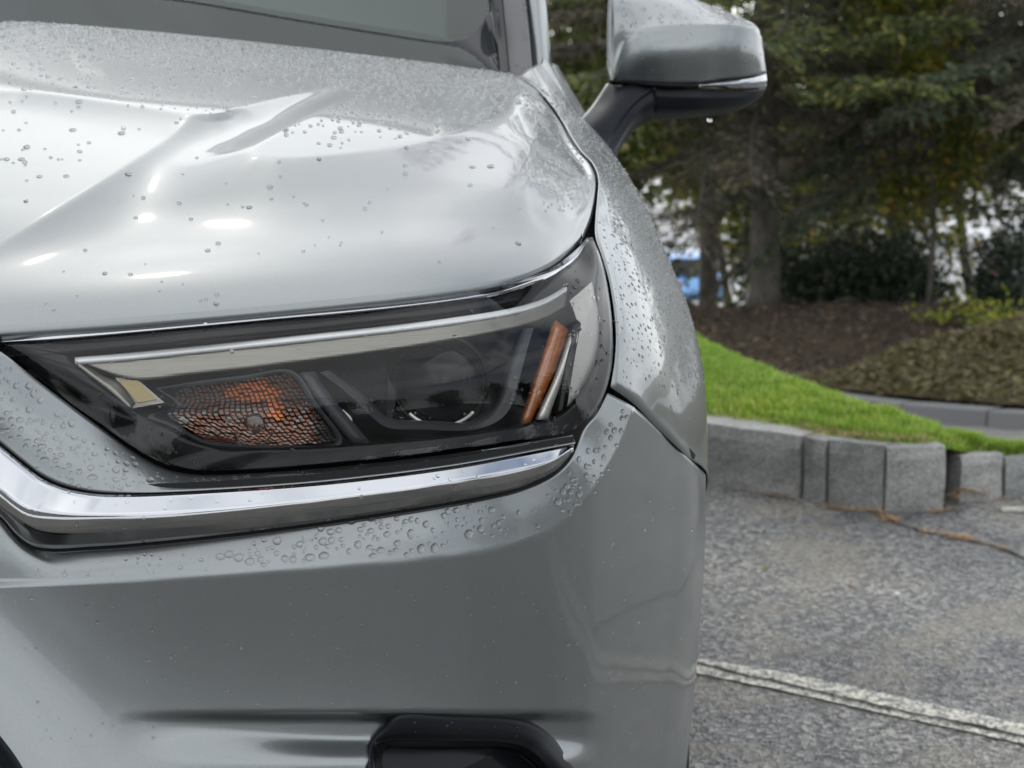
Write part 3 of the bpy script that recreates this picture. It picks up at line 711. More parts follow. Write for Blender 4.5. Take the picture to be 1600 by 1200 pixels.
def paired(a, b, n):
    """two rails with matching control points, sampled at the same knots"""
    m = len(a); A, B = [], []
    ka, kb = [V3(p) for p in a], [V3(p) for p in b]
    L = [0.0]
    for p, q in zip(ka, ka[1:]): L.append(L[-1] + (q - p).length)
    tab = [[(L[i], k[i][ax]) for i in range(m)] for k in (ka, kb) for ax in range(3)]
    for i in range(n):
        s = L[-1] * i / (n - 1)
        A.append(Vector([sinterp(tab[ax], s) for ax in range(3)])); B.append(Vector([sinterp(tab[3 + ax], s) for ax in range(3)]))
    return A, B
assert len(fen_I) == len(fen_M)
fI, fM = paired(fen_I, fen_M, nF); fO = resample(fen_O, nF)
sl2 = [(992, 630, 1.845), (1022, 656, dep(1020)), (1052, 686, dep(1050)), (1082, 715, dep(1080)), (1104, 737, 2.12)]
fA, fB = [], []
for i in range(nF):
    a, b = fM[i], fO[i]; X0, Y0 = pix(a); X1, Y1 = pix(b)
    k = i / (nF - 1); bow = sstep(1.0, .8, k)
    fA.append(P(lerp(X0, X1, .34), lerp(Y0, Y1, .34) - 5 * bow + 3 * (1 - bow), lerp(lerp(a.y, b.y, .285), dep(lerp(X0, X1, .34)) + .002, k ** 8)))
    fB.append(P(lerp(X0, X1, .70), lerp(Y0, Y1, .70) - 4 * bow + 3 * (1 - bow), lerp(lerp(a.y, b.y, .61), dep(lerp(X0, X1, .70)) + .002, k ** 8)))
# last row lies on the shut line
fS = [q + Vector((lerp(.012, .001, i / (nF - 1)), .06, -.05)) for i, q in enumerate(fO)]
arch = resample([Vector(q) for q in ((.222, 2.97, .30), (.226, 2.86, .36), (.230, 2.80, .52), (.234, 2.70, .66), (.236, 2.55, .735), (.236, 2.42, .745), (.226, 2.28, .725), (.215, 2.17, .70))], nF)
fT = [Vector((lerp(.214, .2165, i / (nF - 1)), q.y + lerp(.02, .05, i / (nF - 1)), lerp(.82, .715, i / (nF - 1)))) for i, q in enumerate(fO)]
fU = [Vector((lerp(.150, .2155, i / (nF - 1)), q.y + lerp(.01, .055, i / (nF - 1)), min(q.z - .03, lerp(1.01, .70, i / (nF - 1))))) for i, q in enumerate(fO)]
fS = [q.lerp(u, .6 * sstep(.55, .0, i / (nF - 1))) for i, (q, u) in enumerate(zip(fS, fU))]
fender = patch('fender', [fI, fM, fA, fB, fO, fS, fT, arch], nF, [4, 7, 7, 7, 5, 6, 6], M['paint'], car, solid=.0012)
FB = bvh_of(fender)
# black ribbons in place of the shade behind lamp edge and shut line
patch('fender_gap_shade', [[p + Vector((-.012, .012, -.008)) for p in fI[70:]], [p + Vector((.004, .022, -.016)) for p in fI[70:]]], nF - 70, 1, M['matte_black'], car)
patch('fender_gap_shade', [[P(a, b + 12, d + .012) for a, b, d in sl2[:-1]] + [P(1092, 738, 2.09)], [P(a, b - 10, d + .012) for a, b, d in sl2[:-1]] + [P(1094, 722, 2.09)]], 20, 1, M['matte_black'], car)

# ---- windscreen, pillars, roof
def up(base_pts, dz, dyz, dxz, fx=0):
    return [p + Vector((dxz * dz * k, dyz * dz, dz)) for p, k in base_pts]
wb = resample([Vector((CX, 2.80, 1.232)), (120, 60, 2.81), (400, 88, 2.84), (600, 108, 2.86), (784, 124, 2.88)], 60)
top = []
for p in wb:
    k = (p.x - CX) / (wb[-1].x - CX); top.append(Vector((lerp(CX, -.085, k), 3.66 + .05 * k, 1.66 - .035 * k * k)))
md_ = [p.lerp(q, .5) + Vector((0, -.012, .018)) for p, q in zip(wb, top)]
wrows = loft([wb, md_, top], 60, [40, 10])
wfull = [[Vector((2*CX - p.x, p.y, p.z)) for p in reversed(r[1:])] + r for r in wrows]
windscreen = mk('windscreen', [p for r in wfull for p in r], grid_faces(len(wfull), len(wfull[0])), M['glass'], car, True, True)
WB = bvh_of(windscreen)
def onw(pts, off, n): return resample([S(WB, a, b, off, 2.95) for a, b in pts], n)
gi = [(-200, -70), (0, -38), (150, -18), (300, 2), (400, 19), (500, 36), (600, 52), (680, 64), (715, 64), (742, 50), (758, 28), (768, 0), (776, -40), (790, -120)]
go = [(-200, 60), (0, 60), (150, 64), (300, 78), (400, 90), (500, 101), (600, 112), (690, 122), (730, 124), (778, 122), (782, 90), (779, 20), (776, -30), (790, -121)]
patch('windscreen_border', [onw(gi, -.004, 90), onw(go, -.004, 90)], 90, 4, M['frit'], car)
gi2 = [(a - 3, b - 3) for a, b in gi]
patch('windscreen_border', [onw([(a, b - 9 if a < 700 else b) for a, b in gi], .004, 90), onw([(a, b + 2) for a, b in gi], .0035, 90)], 90, 1, M['bezel_grey'], car)
def pill(name, x0a, x1a, x0b, x1b, yb, mt, dpt, bulge, solid=.01):
    """an upright strip from the cowl up to the roof; px at the base row and at the picture's top"""
    out = []
    for xa, xb, ex in ((x0a, x0b, 0), ((x0a + x1a) / 2, (x0b + x1b) / 2, bulge), (x1a, x1b, 0)):
        p = P(xa, yb, dpt); q = P(xb, 0, dpt + .17); d = (q - p)
        ext = p + d * ((1.63 - p.z) / d.z)
        out.append([p + Vector((0, -ex, 0)), q + Vector((0, -ex, 0)), ext + Vector((0, -ex, 0))])
    return patch(name, [resample(r, 30, False) for r in out], 30, 4, mt, car, solid=solid)
pill('pillar_seal', 783, 796, 771, 784, 128, M['rubber'], 2.872, .002)
pill('pillar_trim', 794, 834, 782, 822, 132, M['pillar'], 2.885, .004)
pill('pillar', 830, 866, 818, 853, 150, M['paint'], 2.905, .022, .02)
roof_e = [Vector((-.085, 3.70, 1.64)), Vector((-.08, 4.4, 1.66)), Vector((-.10, 5.2, 1.63)), Vector((-.16, 5.75, 1.57))]
roof_c = [Vector((CX, 3.66, 1.665)), Vector((CX, 4.4, 1.70)), Vector((CX, 5.2, 1.68)), Vector((CX, 5.82, 1.60))]
roof_o = [Vector((2*CX - p.x, p.y, p.z)) for p in roof_e]
patch('roof', [roof_e, roof_c, roof_o], 24, [10, 10], M['paint'], car, solid=.01)
# side glass, doors, rear
def side_panel(name, y0, y1, mt):
    ys = [lerp(y0, y1, k / 7) for k in range(8)]
    bx = lambda y: interp([(2.95, .056), (3.3, .075), (5.5, .06), (6.1, -.05)], y)
    r0 = [Vector((bx(y), y, 1.185 + .03 * sstep(3, 6, y))) for y in ys]
    r1 = [Vector((min(.19, bx(y) + .085), y, 1.03)) for y in ys]
    r2 = [Vector((bx(y) + .165, y, .78)) for y in ys]
    r3 = [Vector((bx(y) + .15, y, .34)) for y in ys]
    return patch(name, [r0, r1, r2, r3], 12, [6, 6, 6], mt, car, solid=.004)
side_panel('front_door', 2.985, 3.98, M['paint']); side_panel('rear_door', 3.986, 4.88, M['paint']); side_panel('rear_quarter', 4.886, 6.02, M['paint'])
patch('side_glass', [[Vector((.050, 3.02, 1.19)), Vector((.06, 4.0, 1.205)), Vector((.05, 5.6, 1.22))], [Vector((-.075, 3.62, 1.60)), Vector((-.08, 4.4, 1.635)), Vector((-.13, 5.5, 1.58))]], 20, 4, M['tint_glass'], car)
patch('side_glass', [[Vector((2*CX - .050, 3.02, 1.19)), Vector((2*CX - .06, 4.0, 1.205)), Vector((2*CX - .05, 5.6, 1.22))], [Vector((2*CX + .075, 3.62, 1.60)), Vector((2*CX + .08, 4.4, 1.635)), Vector((2*CX + .13, 5.5, 1.58))]], 20, 4, M['glass'], car)
patch('rear_glass', [[Vector((-1.28, 5.78, 1.58)), Vector((CX, 5.83, 1.60)), Vector((-.13, 5.78, 1.58))], [Vector((-1.46, 6.02, 1.1)), Vector((CX, 6.1, 1.1)), Vector((.06, 6.02, 1.1))]], 20, 6, M['tint_glass'], car)
patch('tailgate', [[Vector((-1.46, 6.02, 1.1)), Vector((CX, 6.1, 1.1)), Vector((.06, 6.02, 1.1))], [Vector((-1.5, 6.03, .4)), Vector((CX, 6.15, .4)), Vector((.10, 6.03, .4))]], 20, 6, M['paint'], car, solid=.01)
ub = MB(); ub.box((-1.44, 2.02, .26), (.02, 5.95, .86)); ub.box((-1.36, 1.75, .26), (-.10, 2.02, .60)); ub.build('underbody_blocker', M['matte_black'], car)  # unseen black boxes added to block stray light and cast shadow
it = MB(); it.box((-1.34, 2.98, .86), (-.06, 3.35, 1.13)); it.build('dashboard', M['dash'], car)
for sx in (-1.05, -.38):
    st = MB(); st.box((sx - .24, 4.0, .86), (sx + .24, 4.2, 1.34)); so = st.build('seat', M['interior'], car)
    st = MB(); st.box((sx - .12, 4.03, 1.36), (sx + .12, 4.14, 1.54)); st.build('headrest', M['interior'], so)
st = MB(); st.box((-1.42, 4.92, .86), (.02, 5.10, 1.50)); st.build('rear_seat_blocker', M['interior'], car)  # full-width bench added to block the bright sky through the rear glass
def wheel(x, y):
    w = mk('wheel', *tyre_geo(x, y), M['tyre'], car)
    rb = MB(); c = Vector((x, y, .345))
    for k in range(5):
        a = 2*math.pi*k/5 + .3; d = Vector((0, math.cos(a), math.sin(a))); e = Vector((0, -math.sin(a), math.cos(a)))
        for sg in (-1, 1):
            p0 = c + Vector((.085, 0, 0)) + e * (.02 * sg); p1 = c + Vector((.095, 0, 0)) + d * .21 + e * (.05 * sg)
            rb.tube([p0, p1], [.016, .012], 6)
    rb.tube([c + Vector((.07, 0, 0)), c + Vector((.10, 0, 0))], .05, 16)
    ringp = [c + Vector((.09, .225 * math.cos(2*math.pi*i/30), .225 * math.sin(2*math.pi*i/30))) for i in range(31)]
    rb.tube(ringp, .012, 6); rb.tube([c + Vector((-.02, 0, 0)), c + Vector((0, 0, 0))], .2, 24)
    rb.build('rim', M['alloy'], w)
def tyre_geo(x, y):
    prof = [(-.10, .22), (-.11, .27), (-.105, .33), (-.08, .345), (.08, .345), (.105, .33), (.11, .27), (.10, .22)]
    v, f = [], []; seg = 48
    for j in range(seg):
        a = 2*math.pi*j/seg
        for px_, r in prof: v.append((x + px_, y + r*math.cos(a), .345 + r*math.sin(a)))
    k = len(prof)
    for j in range(seg):
        for i in range(k): f.append((j*k+i, j*k+(i+1) % k, ((j+1) % seg)*k+(i+1) % k, ((j+1) % seg)*k+i))
    return v, f
for x in (.105, 2*CX - .105):
    for y in (2.50, 5.18): wheel(x, y)

# ---- wing mirror
wm = empty('wing_mirror', (.25, 3.0, 1.2)); wm.parent = car; wm.matrix_parent_inverse = Matrix.Translation(-world_loc(car))
MY = 2.98
def mrail(pts): return [(a, b, MY + d) for a, b, d in pts]
cap0 = mrail([(953, 128, .10), (949, 90, .11), (949, 50, .12), (954, 5, .14), (958, -25, .15)])
capc = mrail([(957, 127, .055), (968, 88, .05), (984, 62, .045), (1006, 48, .045), (1030, 41, .05)])
top_rail = mrail([(957, -22, .17), (1000, -25, .17), (1060, -12, .17), (1110, 8, .17), (1150, 24, .17), (1178, 37, .165), (1187, 48, .15)])
tm_rail = mrail([(957, 10, .10), (1000, 4, .085), (1060, 12, .085), (1110, 24, .09), (1150, 33, .105), (1176, 42, .125), (1188, 54, .14)])
crs_rail = mrail([(957, 121, .05), (972, 78, .035), (996, 54, .022), (1030, 44, .018), (1090, 40, .03), (1150, 39.5, .065), (1178, 44, .10), (1190, 58, .13)])
fm_rail = mrail([(957, 125, .048), (978, 100, .028), (1010, 86, .010), (1040, 82, .006), (1090, 80, .018), (1150, 79, .054), (1182, 82, .10), (1194, 90, .135)])
bt_rail = mrail([(955, 126, .052), (985, 128, .034), (1020, 131, .026), (1050, 132, .024), (1090, 131, .034), (1150, 123, .07), (1184, 117, .11), (1197, 113, .14)])
cap = patch('mirror_cap', [top_rail, tm_rail, crs_rail, fm_rail, bt_rail], 70, [6, 6, 7, 7], M['paint'], wm, sharp=(2,), solid=.002)
patch('mirror_cap', [mrail([(957, -22, .17), (955, 40, .14), (956, 90, .10), (956, 126, .055)]), mrail([(951, -10, .21), (948, 45, .19), (948, 95, .16), (953, 127, .12)])], 24, 3, M['paint'], wm, solid=.002)
CB = bvh_of(cap)
patch('mirror_indicator', [mrail([(1090, 133, .032), (1120, 127.5, .045), (1150, 124.5, .068), (1184, 119, .108), (1197, 115, .14)]), mrail([(1090, 134, .03), (1120, 132, .036), (1150, 131, .06), (1184, 128, .10), (1198, 126, .135)]), mrail([(1090, 135, .034), (1120, 138, .05), (1150, 139.5, .072), (1184, 138, .112), (1197, 136, .14)])], 30, [4, 4], M['chrome'], wm, solid=.002)
patch('mirror_lip', [mrail([(953, 126, .05), (1020, 131.5, .024), (1050, 133, .022), (1092, 134, .03)]), mrail([(953, 132, .056), (1020, 136.5, .03), (1050, 138, .028), (1092, 138, .036)])], 30, 2, M['gloss_black'], wm, solid=.003)
patch('mirror_skirt', [mrail([(1024, 136, .036), (1060, 138, .036), (1092, 139, .04), (1120, 142, .055), (1150, 143, .078), (1184, 141, .115), (1197, 138, .145)]),
                       mrail([(1024, 150, .030), (1060, 152, .030), (1092, 153, .034), (1120, 153, .052), (1150, 153, .076), (1180, 152, .115), (1192, 149, .145)]),
                       mrail([(1022, 172, .045), (1060, 173, .047), (1092, 172, .052), (1120, 170, .068), (1146, 167, .09), (1170, 163, .12), (1180, 158, .145)]),
                       mrail([(1020, 187, .10), (1060, 185.5, .10), (1092, 183, .105), (1120, 180.5, .112), (1142, 176, .125), (1160, 170, .14), (1172, 164, .15)])], 40, [5, 6, 6], M['dark_grey'], wm, sharp=(1,), solid=.003)
patch('mirror_arm', [mrail([(951, 131, .075), (930, 163, .03), (905, 191, -.06)]), mrail([(985, 133, .040), (950, 170, .0), (922, 206, -.09)]), mrail([(1023, 137, .038), (985, 168, .01), (948, 232, -.09)])], 30, [5, 5], M['dark_grey'], wm, solid=.004)
patch('mirror_arm', [mrail([(1023, 139, .038), (985, 169, .012), (948, 232, -.09)]), mrail([(1026, 160, .036), (1000, 178, .02), (958, 240, -.085)]), mrail([(1021, 186, .07), (996, 200, .05), (976, 222, .02), (963, 247, -.06)])], 30, [5, 5], M['dark_grey'], wm, sharp=(), solid=.004)
patch('mirror_arm', [mrail([(951, 131, .075), (930, 163, .03), (905, 191, -.06)]), mrail([(948, 130, .12), (926, 162, .10), (901, 190, -.02)])], 20, 2, M['paint'], wm, solid=.003)
mk('mirror_glass', [P(a, b, MY + .20) for a, b in [(960, 120), (958, 0), (1050, -8), (1120, 18), (1172, 45), (1176, 110), (1100, 128), (1020, 126)]], [tuple(range(8))], M['gloss_black'], wm, False, True, .01)
# ------------------------------------------------------------------ ground and setting
TAB = [(-100, 0), (5.6, 0), (7.2, -.28), (9.5, -.68), (12.0, -1.05), (14.5, -1.13), (16.5, -1.08), (18.2, -1.24), (22, -1.95), (32, -3.5), (46, -5.3), (58, -6.0), (72, -6.1), (130, -6.3), (400, -7)]
def T(y): return sinterp(TAB, y) if y > 5.6 else 0.0
def onground(px, py):
    d = ray(px, py); t0 = 1.0
    for i in range(4000):
        p = CAMV + d * t0
        if p.z <= T(p.y): return p
        t0 += .03
    return p
def sheet(name, xs, ys, zf, mt, kind='structure'):
    v = [(x, y, zf(x, y)) for y in ys for x in xs]
    o = mk(name, v, grid_faces(len(ys), len(xs)), mt); tag(o, kind=kind); return o
def span(a, b, n): return [lerp(a, b, i / n) for i in range(n + 1)]
sheet('terrain', [-400, -150, -60] + span(-30, 30, 20) + [60, 150, 400], [-400, -150, -61] + span(-60, 5, 4) + span(5.6, 30, 40) + span(31, 60, 16) + [72, 90, 130, 200, 400], lambda x, y: T(y) - .06 + .10 * noise.noise((x * .2, y * .2, 0)) * (y > 26), M['terrain'])
sheet('asphalt', span(-60, 60, 60), span(-60, 4, 16) + span(4.4, 12.6, 30), lambda x, y: T(y), M['asphalt'])
sheet('far_parking_lot', span(-60, 60, 20), span(40, 130, 30), lambda x, y: T(y) + .03, M['lot'])

# ---- kerb island with lawn
KH = .178
kb = [G(1104 - 80, 742), G(1104, 757), G(1250, 781), G(1289, 788), G(1380, 800), G(1484, 797), G(1500, 786), G(1570, 779), G(1640, 771)]
kerb = empty('granite_kerb', (kb[3].x, kb[3].y, 0))
tag(kerb, 'rough granite kerb of grey blocks holding up the bright green lawn', 'kerb')
def stone(a, b, h, depth, nseg=5, jig=.0055, drop=0.0):
    """one rough split block from a to b along the kerb line"""
    a = Vector(a); b = Vector(b); d = (b - a); L = d.length; d.normalize(); nrm = Vector((-d.y, d.x, 0))   # points away from the road
    bm = bmesh.new(); nx = max(2, int(L / .05)); nz = nseg
    rnd = random.random() * 50
    def pt(i, k, face):
        s = i / nx * L; e = 1.0
        z = h * k / nz
        q = a + d * s
        n_ = noise.noise((q.x * 9 + rnd, q.y * 9, z * 11)) * jig * 1.6 + noise.noise((q.x * 31 + rnd, q.y * 31, z * 37)) * jig * .7
        ed = 0
        if k == nz: ed = .006
        if i in (0, nx): ed += .006
        p = q + nrm * (n_ + ed if face == 0 else depth)
        zz = z + (noise.noise((q.x * 13 + rnd, q.y * 13, face * 3)) * .004 if k == nz else 0) - drop * (k == nz)
        sl_ = (i == 0) * .003 - (i == nx) * .003
        return p + Vector((0, 0, zz)) + d * sl_
    fr = [[bm.verts.new(pt(i, k, 0)) for i in range(nx + 1)] for k in range(nz + 1)]
    bk = [[bm.verts.new(pt(i, k, 1)) for i in range(nx + 1)] for k in (0, nz)]
    for k in range(nz):
        for i in range(nx): bm.faces.new((fr[k][i], fr[k][i+1], fr[k+1][i+1], fr[k+1][i]))
    for i in range(nx): bm.faces.new((fr[nz][i], fr[nz][i+1], bk[1][i+1], bk[1][i])); bm.faces.new((bk[0][i+1], bk[0][i], bk[1][i], bk[1][i+1]))
    for i, rv in ((0, 0), (nx, 1)):
        loop = [fr[k][i] for k in range(nz + 1)] + [bk[1][i], bk[0][i]]
        bm.faces.new(loop if not rv else list(reversed(loop)))
    bmesh.ops.recalc_face_normals(bm, faces=bm.faces)
    me = bpy.data.meshes.new('kerb_stone'); bm.to_mesh(me); bm.free(); me.materials.append(M['granite'])
    o = bpy.data.objects.new('kerb_stone', me); C.objects.link(o); o.parent = kerb; o.matrix_parent_inverse = Matrix.Translation(-world_loc(kerb))
    return o
g = .006
def seg(i, j, h, dp, g0=.004, g1=.004, **k):
    a, b = kb[i], kb[j]; d = (b - a).normalized(); return stone(a + d * g0, b - d * g1, h, dp, **k)
left = kb[1] + (kb[1] - kb[2]).normalized() * .10
seg(1, 2, KH, .13) if False else stone(left, kb[2] - (kb[2] - kb[1]).normalized() * .004, KH, .125)
seg(2, 3, KH - .002, .11)
seg(3, 4, KH + .002, .075); seg(4, 5, KH - .003, .075, g1=.012)
seg(6, 7, .128, .075, g0=.004); seg(7, 8, .112, .075)
k9 = [kb[8] + Vector((.48, .16, 0)), kb[8] + Vector((.85, .50, 0)), kb[8] + Vector((1.02, .98, 0))]
stone(kb[8] + Vector((.005, .002, 0)), k9[0], .098, .075); stone(k9[0] + Vector((.005, .005, 0)), k9[1], .085, .075); stone(k9[1] + Vector((.003, .006, 0)), k9[2], .07, .075)
prev = left
for k in range(9):                                     # the kerb turns and runs beside the car
    nx_ = Vector((.40 + .015 * (k % 2), left.y + .12 + .62 * k, 0)) if k else Vector((.41, left.y + .12, 0))
    if k == 0: stone(Vector((.405, left.y + .10, 0)), left - (left - Vector((.405, left.y + .10, 0))).normalized() * .004, KH, .085)
    else: stone(nx_, prev - Vector((0, .01, 0)), KH, .085)
    prev = nx_
# lawn
back = [G(1040, 500, .19), G(1090, 540, .19), G(1190, 590, .19), G(1290, 638, .19), G(1400, 670, .18), G(1500, 693, .15), G(1572, 711, .114), kb[8] + Vector((0, .07, .10))]
front = [Vector((.45, left.y + .16, 0)), kb[1] + Vector((0, .122, 0)), kb[2] + Vector((.0, .118, 0)), kb[3] + Vector((.02, .075, 0)), kb[4] + Vector((0, .07, 0)), kb[5] + Vector((-.01, .07, 0)), kb[7] + Vector((-.02, .07, 0)), kb[8] + Vector((0, .05, 0))]
fr_ = resample([Vector((p.x, p.y, z)) for p, z in zip(front, (.168, .168, .168, .168, .168, .158, .112, .098))], 60); bk_ = resample(back, 60)
def lawn_z(x, y, p, q, t): return lerp(p.z - .002, q.z, t) + min(.030, .05 * (q - p).length) * math.sin(math.pi * t) + .004 * noise.noise((x * 5, y * 5, 2))
lrows = []
for k in range(25):
    t_ = k / 24; lrows.append([Vector((lerp(a.x, b.x, t_), lerp(a.y, b.y, t_), lawn_z(lerp(a.x, b.x, t_), lerp(a.y, b.y, t_), a, b, t_))) for a, b in zip(fr_, bk_)])
side_y = left.y + 5.2
lrows.append([b + Vector((0, .12, -.25 - .2 * i / 59)) for i, b in enumerate(bk_)])
lawn = mk('lawn', [p for r in lrows for p in r], grid_faces(len(lrows), 60), M['soil']); tag(lawn, kind='structure')
lm = mk('lawn', [Vector((.47, bk_[0].y - 1.5, .166)), Vector((.70, bk_[0].y - .4, .166)), Vector((.66, 9.6, .02)), Vector((.47, 9.6, .02))], [(0, 1, 2, 3)], M['soil']); tag(lm, kind='structure')
def blades(name, n, sampler, h0, h1, w, mt, lean=.5):
    v, f = [], []
    for i in range(n):
        s = sampler()
        if s is None: continue
        p, sc_ = s; a = random.uniform(0, 6.283); h = random.uniform(h0, h1) * sc_; ln = random.uniform(.1, lean) * h
        dx_, dy_ = math.cos(a), math.sin(a); b = random.uniform(0, 6.283); wx, wy = math.cos(b) * w, math.sin(b) * w
        k = len(v)
        v += [(p.x - wx, p.y - wy, p.z - .004), (p.x + wx, p.y + wy, p.z - .004), (p.x + dx_*ln*.4 + wx*.7, p.y + dy_*ln*.4 + wy*.7, p.z + h*.6), (p.x + dx_*ln*.4 - wx*.7, p.y + dy_*ln*.4 - wy*.7, p.z + h*.6), (p.x + dx_*ln, p.y + dy_*ln, p.z + h)]
        f += [(k, k+1, k+2, k+3), (k+3, k+2, k+4)]
    o = mk(name, v, f, mt, None, False); return o
def lawn_s():
    i = random.randrange(59); t_ = random.random(); u = random.random()
    a, b = fr_[i].lerp(fr_[i+1], u), bk_[i].lerp(bk_[i+1], u)
    if t_ < .03 and random.random() < .6: return None
    x, y = lerp(a.x, b.x, t_), lerp(a.y, b.y, t_)
    tuft = .82 + .40 * noise.noise((x * 22, y * 22, 5)) 
    return Vector((x, y, lawn_z(x, y, a, b, t_))), max(.4, tuft) * (1 if t_ > .06 else .7)
gr = blades('grass_blades', 95000, lawn_s, .016, .050, .0018, M['grass'], .8); tag(gr, 'bright green grass blades covering the raised lawn', 'grass', None, 'stuff')

needle_line = [Vector((p.x, p.y + .03, p.z + .012)) for p in fr_]
# needles gathered along the kerb and in the long crack
def needles(name, line, n, spread, label):
    pts = resample(line, 60); v, f = [], []
    for i in range(n):
        q = random.randrange(59); fq = random.random(); dn = noise.noise((q * .23, len(v) * 0 + pts[0].x * 7, 1.7))
        if dn < -.12 + .5 * random.random() - .25: continue
        spread_ = spread * (.6 + 1.6 * max(0, dn))
        p = pts[q].lerp(pts[q + 1], fq) + Vector((random.gauss(0, spread_), random.gauss(0, spread_), .004 + abs(random.gauss(0, .003))))
        a = random.uniform(0, 6.283); L = random.uniform(.012, .035); d = Vector((math.cos(a), math.sin(a), random.uniform(-.2, .2))) * L; w = Vector((-math.sin(a), math.cos(a), 0)) * .0010
        k = len(v); v += [p - w, p + w, p + d + w, p + d - w]; f.append((k, k+1, k+2, k+3))
    o = mk(name, v, f, M['straw'], None, False); tag(o, label, 'pine straw', None, 'stuff')
cr2_ = [G(1388, 813), G(1415, 823), G(1440, 832), G(1480, 838), G(1530, 848), G(1570, 860), G(1600, 875), G(1660, 900)]
needles('pine_straw', [kb[3] + Vector((-.01, -.015, 0)), G(1330, 799), kb[4] + Vector((-.02, -.012, 0)), cr2_[0], cr2_[1]], 420, .006, 'orange pine straw heaped against the granite corner')
needles('pine_straw', [G(1455, 802), kb[5] + Vector((0, -.01, 0)), kb[6] + Vector((0, .0, .03)), kb[7] + Vector((0, -.012, 0))], 380, .007, 'pine straw caught in the open gap between granite blocks')
needles('pine_straw', [kb[1] + Vector((.05, -.012, 0)), G(1180, 770), kb[2] + Vector((0, -.012, 0))], 160, .006, 'thin line of pine straw below the darkest granite block')
needles('pine_straw', cr2_[2:6], 330, .005, 'pine straw filling the asphalt crack that leads away from the kerb')
needles('dry_grass', needle_line, 380, .022, 'tan dry grass lying along the front edge of the lawn')
needles('dry_grass', [Vector((p.x, p.y + .02, p.z + .02)) for p in fr_[22:42]], 420, .045, 'patch of dead tan grass on the lawn behind the narrow granite block')
def longer(line, a, b):
    p, q = [V3(v) for v in line][:2], [V3(v) for v in line][-2:]
    return [p[0] + (p[0] - p[1]).normalized() * a] * (a > 0) + list(line) + [q[1] + (q[1] - q[0]).normalized() * b] * (b > 0)
def crack(name, line, w0, w1, z, label):
    NP = 300; pts = resample(line, NP); v = []
    for i, p in enumerate(pts):
        d = (pts[min(NP-1, i+1)] - pts[max(0, i-1)]).normalized(); nrm = Vector((-d.y, d.x, 0))
        w = lerp(w0, w1, i / (NP - 1)) * (1 + .7 * noise.noise((i * .2, 3, z))); o_ = nrm * (.010 * noise.noise((i * .13, 9, 1)) + .006 * noise.noise((i * .5, 5, 1)))
        v += [p + o_ - nrm * w + Vector((0, 0, z)), p + o_ + nrm * w + Vector((0, 0, z))]
    f = [(2*i, 2*i+1, 2*i+3, 2*i+2) for i in range(NP - 1)]
    o = mk(name, v, f, M['crack'], None, False); tag(o, kind='structure'); return o
crack('asphalt_crack', longer(cr2_, 0, 3.0), .004, .010, .004, '')
lc = [G(1060, 1036), G(1090, 1042), G(1200, 1067), G(1300, 1091), G(1400, 1114), G(1500, 1136), G(1600, 1156), G(1700, 1177)]
crack('asphalt_crack', longer(lc, 1.6, 3.5), .0035, .0055, .008, '')
def stripe(name, up_, lo_, z):
    a, b = resample(longer(up_, 1.6, 3.5) if len(up_) > 4 else up_, 500), resample(longer(lo_, 1.6, 3.5) if len(lo_) > 4 else lo_, 500); v = []
    for i in range(500):
        e = .004 * noise.noise((i * .6, z * 100, 1)); e2 = .004 * noise.noise((i * .6, z * 100, 7))
        v += [a[i] + Vector((0, e, z)), a[i].lerp(b[i], .5) + Vector((0, 0, z + .001)), b[i] + Vector((0, e2, z))]
    f = []
    for i in range(499): f += [(3*i, 3*i+1, 3*i+4, 3*i+3), (3*i+1, 3*i+2, 3*i+5, 3*i+4)]
    o = mk(name, v, f, M['paint_line'], None, False); tag(o, kind='structure')
stripe('painted_line', [G(1060, 1025), G(1100, 1033), G(1200, 1049), G(1300, 1069), G(1400, 1091), G(1500, 1112), G(1600, 1134), G(1700, 1153)],
       [G(1060, 1049), G(1100, 1057), G(1200, 1077), G(1300, 1099), G(1400, 1122), G(1500, 1143), G(1600, 1166), G(1700, 1190)], .004)
for o in C.objects[:]: pass
mbp = G(1560, 795)
stripe('painted_line', [G(1556, 794), G(1580, 794), G(1660, 796)], [G(1566, 801), G(1590, 801), G(1660, 803)], .004)
# small leaves lying on the asphalt
lv = [((1196, 893), (.10, .14, .04)), ((1190, 867), (.5, .40, .36)), ((1330, 921), (.42, .25, .18)), ((1402, 932), (.5, .48, .45)), ((1540, 1071), (.52, .38, .28)), ((1592, 922), (.42, .36, .28)), ((1200, 853), (.45, .42, .38))]
desc = ['tiny green leaf lying on the asphalt beside the fender', 'tiny pale pink leaf on the asphalt just above the green one', 'tiny reddish leaf on the asphalt below the granite corner', 'tiny whitish leaf on open asphalt beside the reddish one', 'tan leaf scrap on the asphalt close above the painted line', 'beige leaf scrap on the asphalt at the picture edge', 'tiny cream leaf on the asphalt nearest the kerb shadow']
for ((px_, py_), col), ds in zip(lv, desc):
    p = G(px_, py_); k = .011; a = random.uniform(0, 3)
    ca, sa = math.cos(a) * k, math.sin(a) * k
    v = [p + Vector((ca, sa, .006)), p + Vector((-sa*.5, ca*.5, .012)), p + Vector((-ca, -sa, .008)), p + Vector((sa*.5, -ca*.5, .005)), p + Vector((0, 0, .004))]
    o = mk('fallen_leaf', v, [(0, 1, 4), (1, 2, 4), (2, 3, 4), (3, 0, 4)], mat('leaf', col, .6), None, True, False, .0006); tag(o, ds, 'leaf', 'leaves scattered on the asphalt')

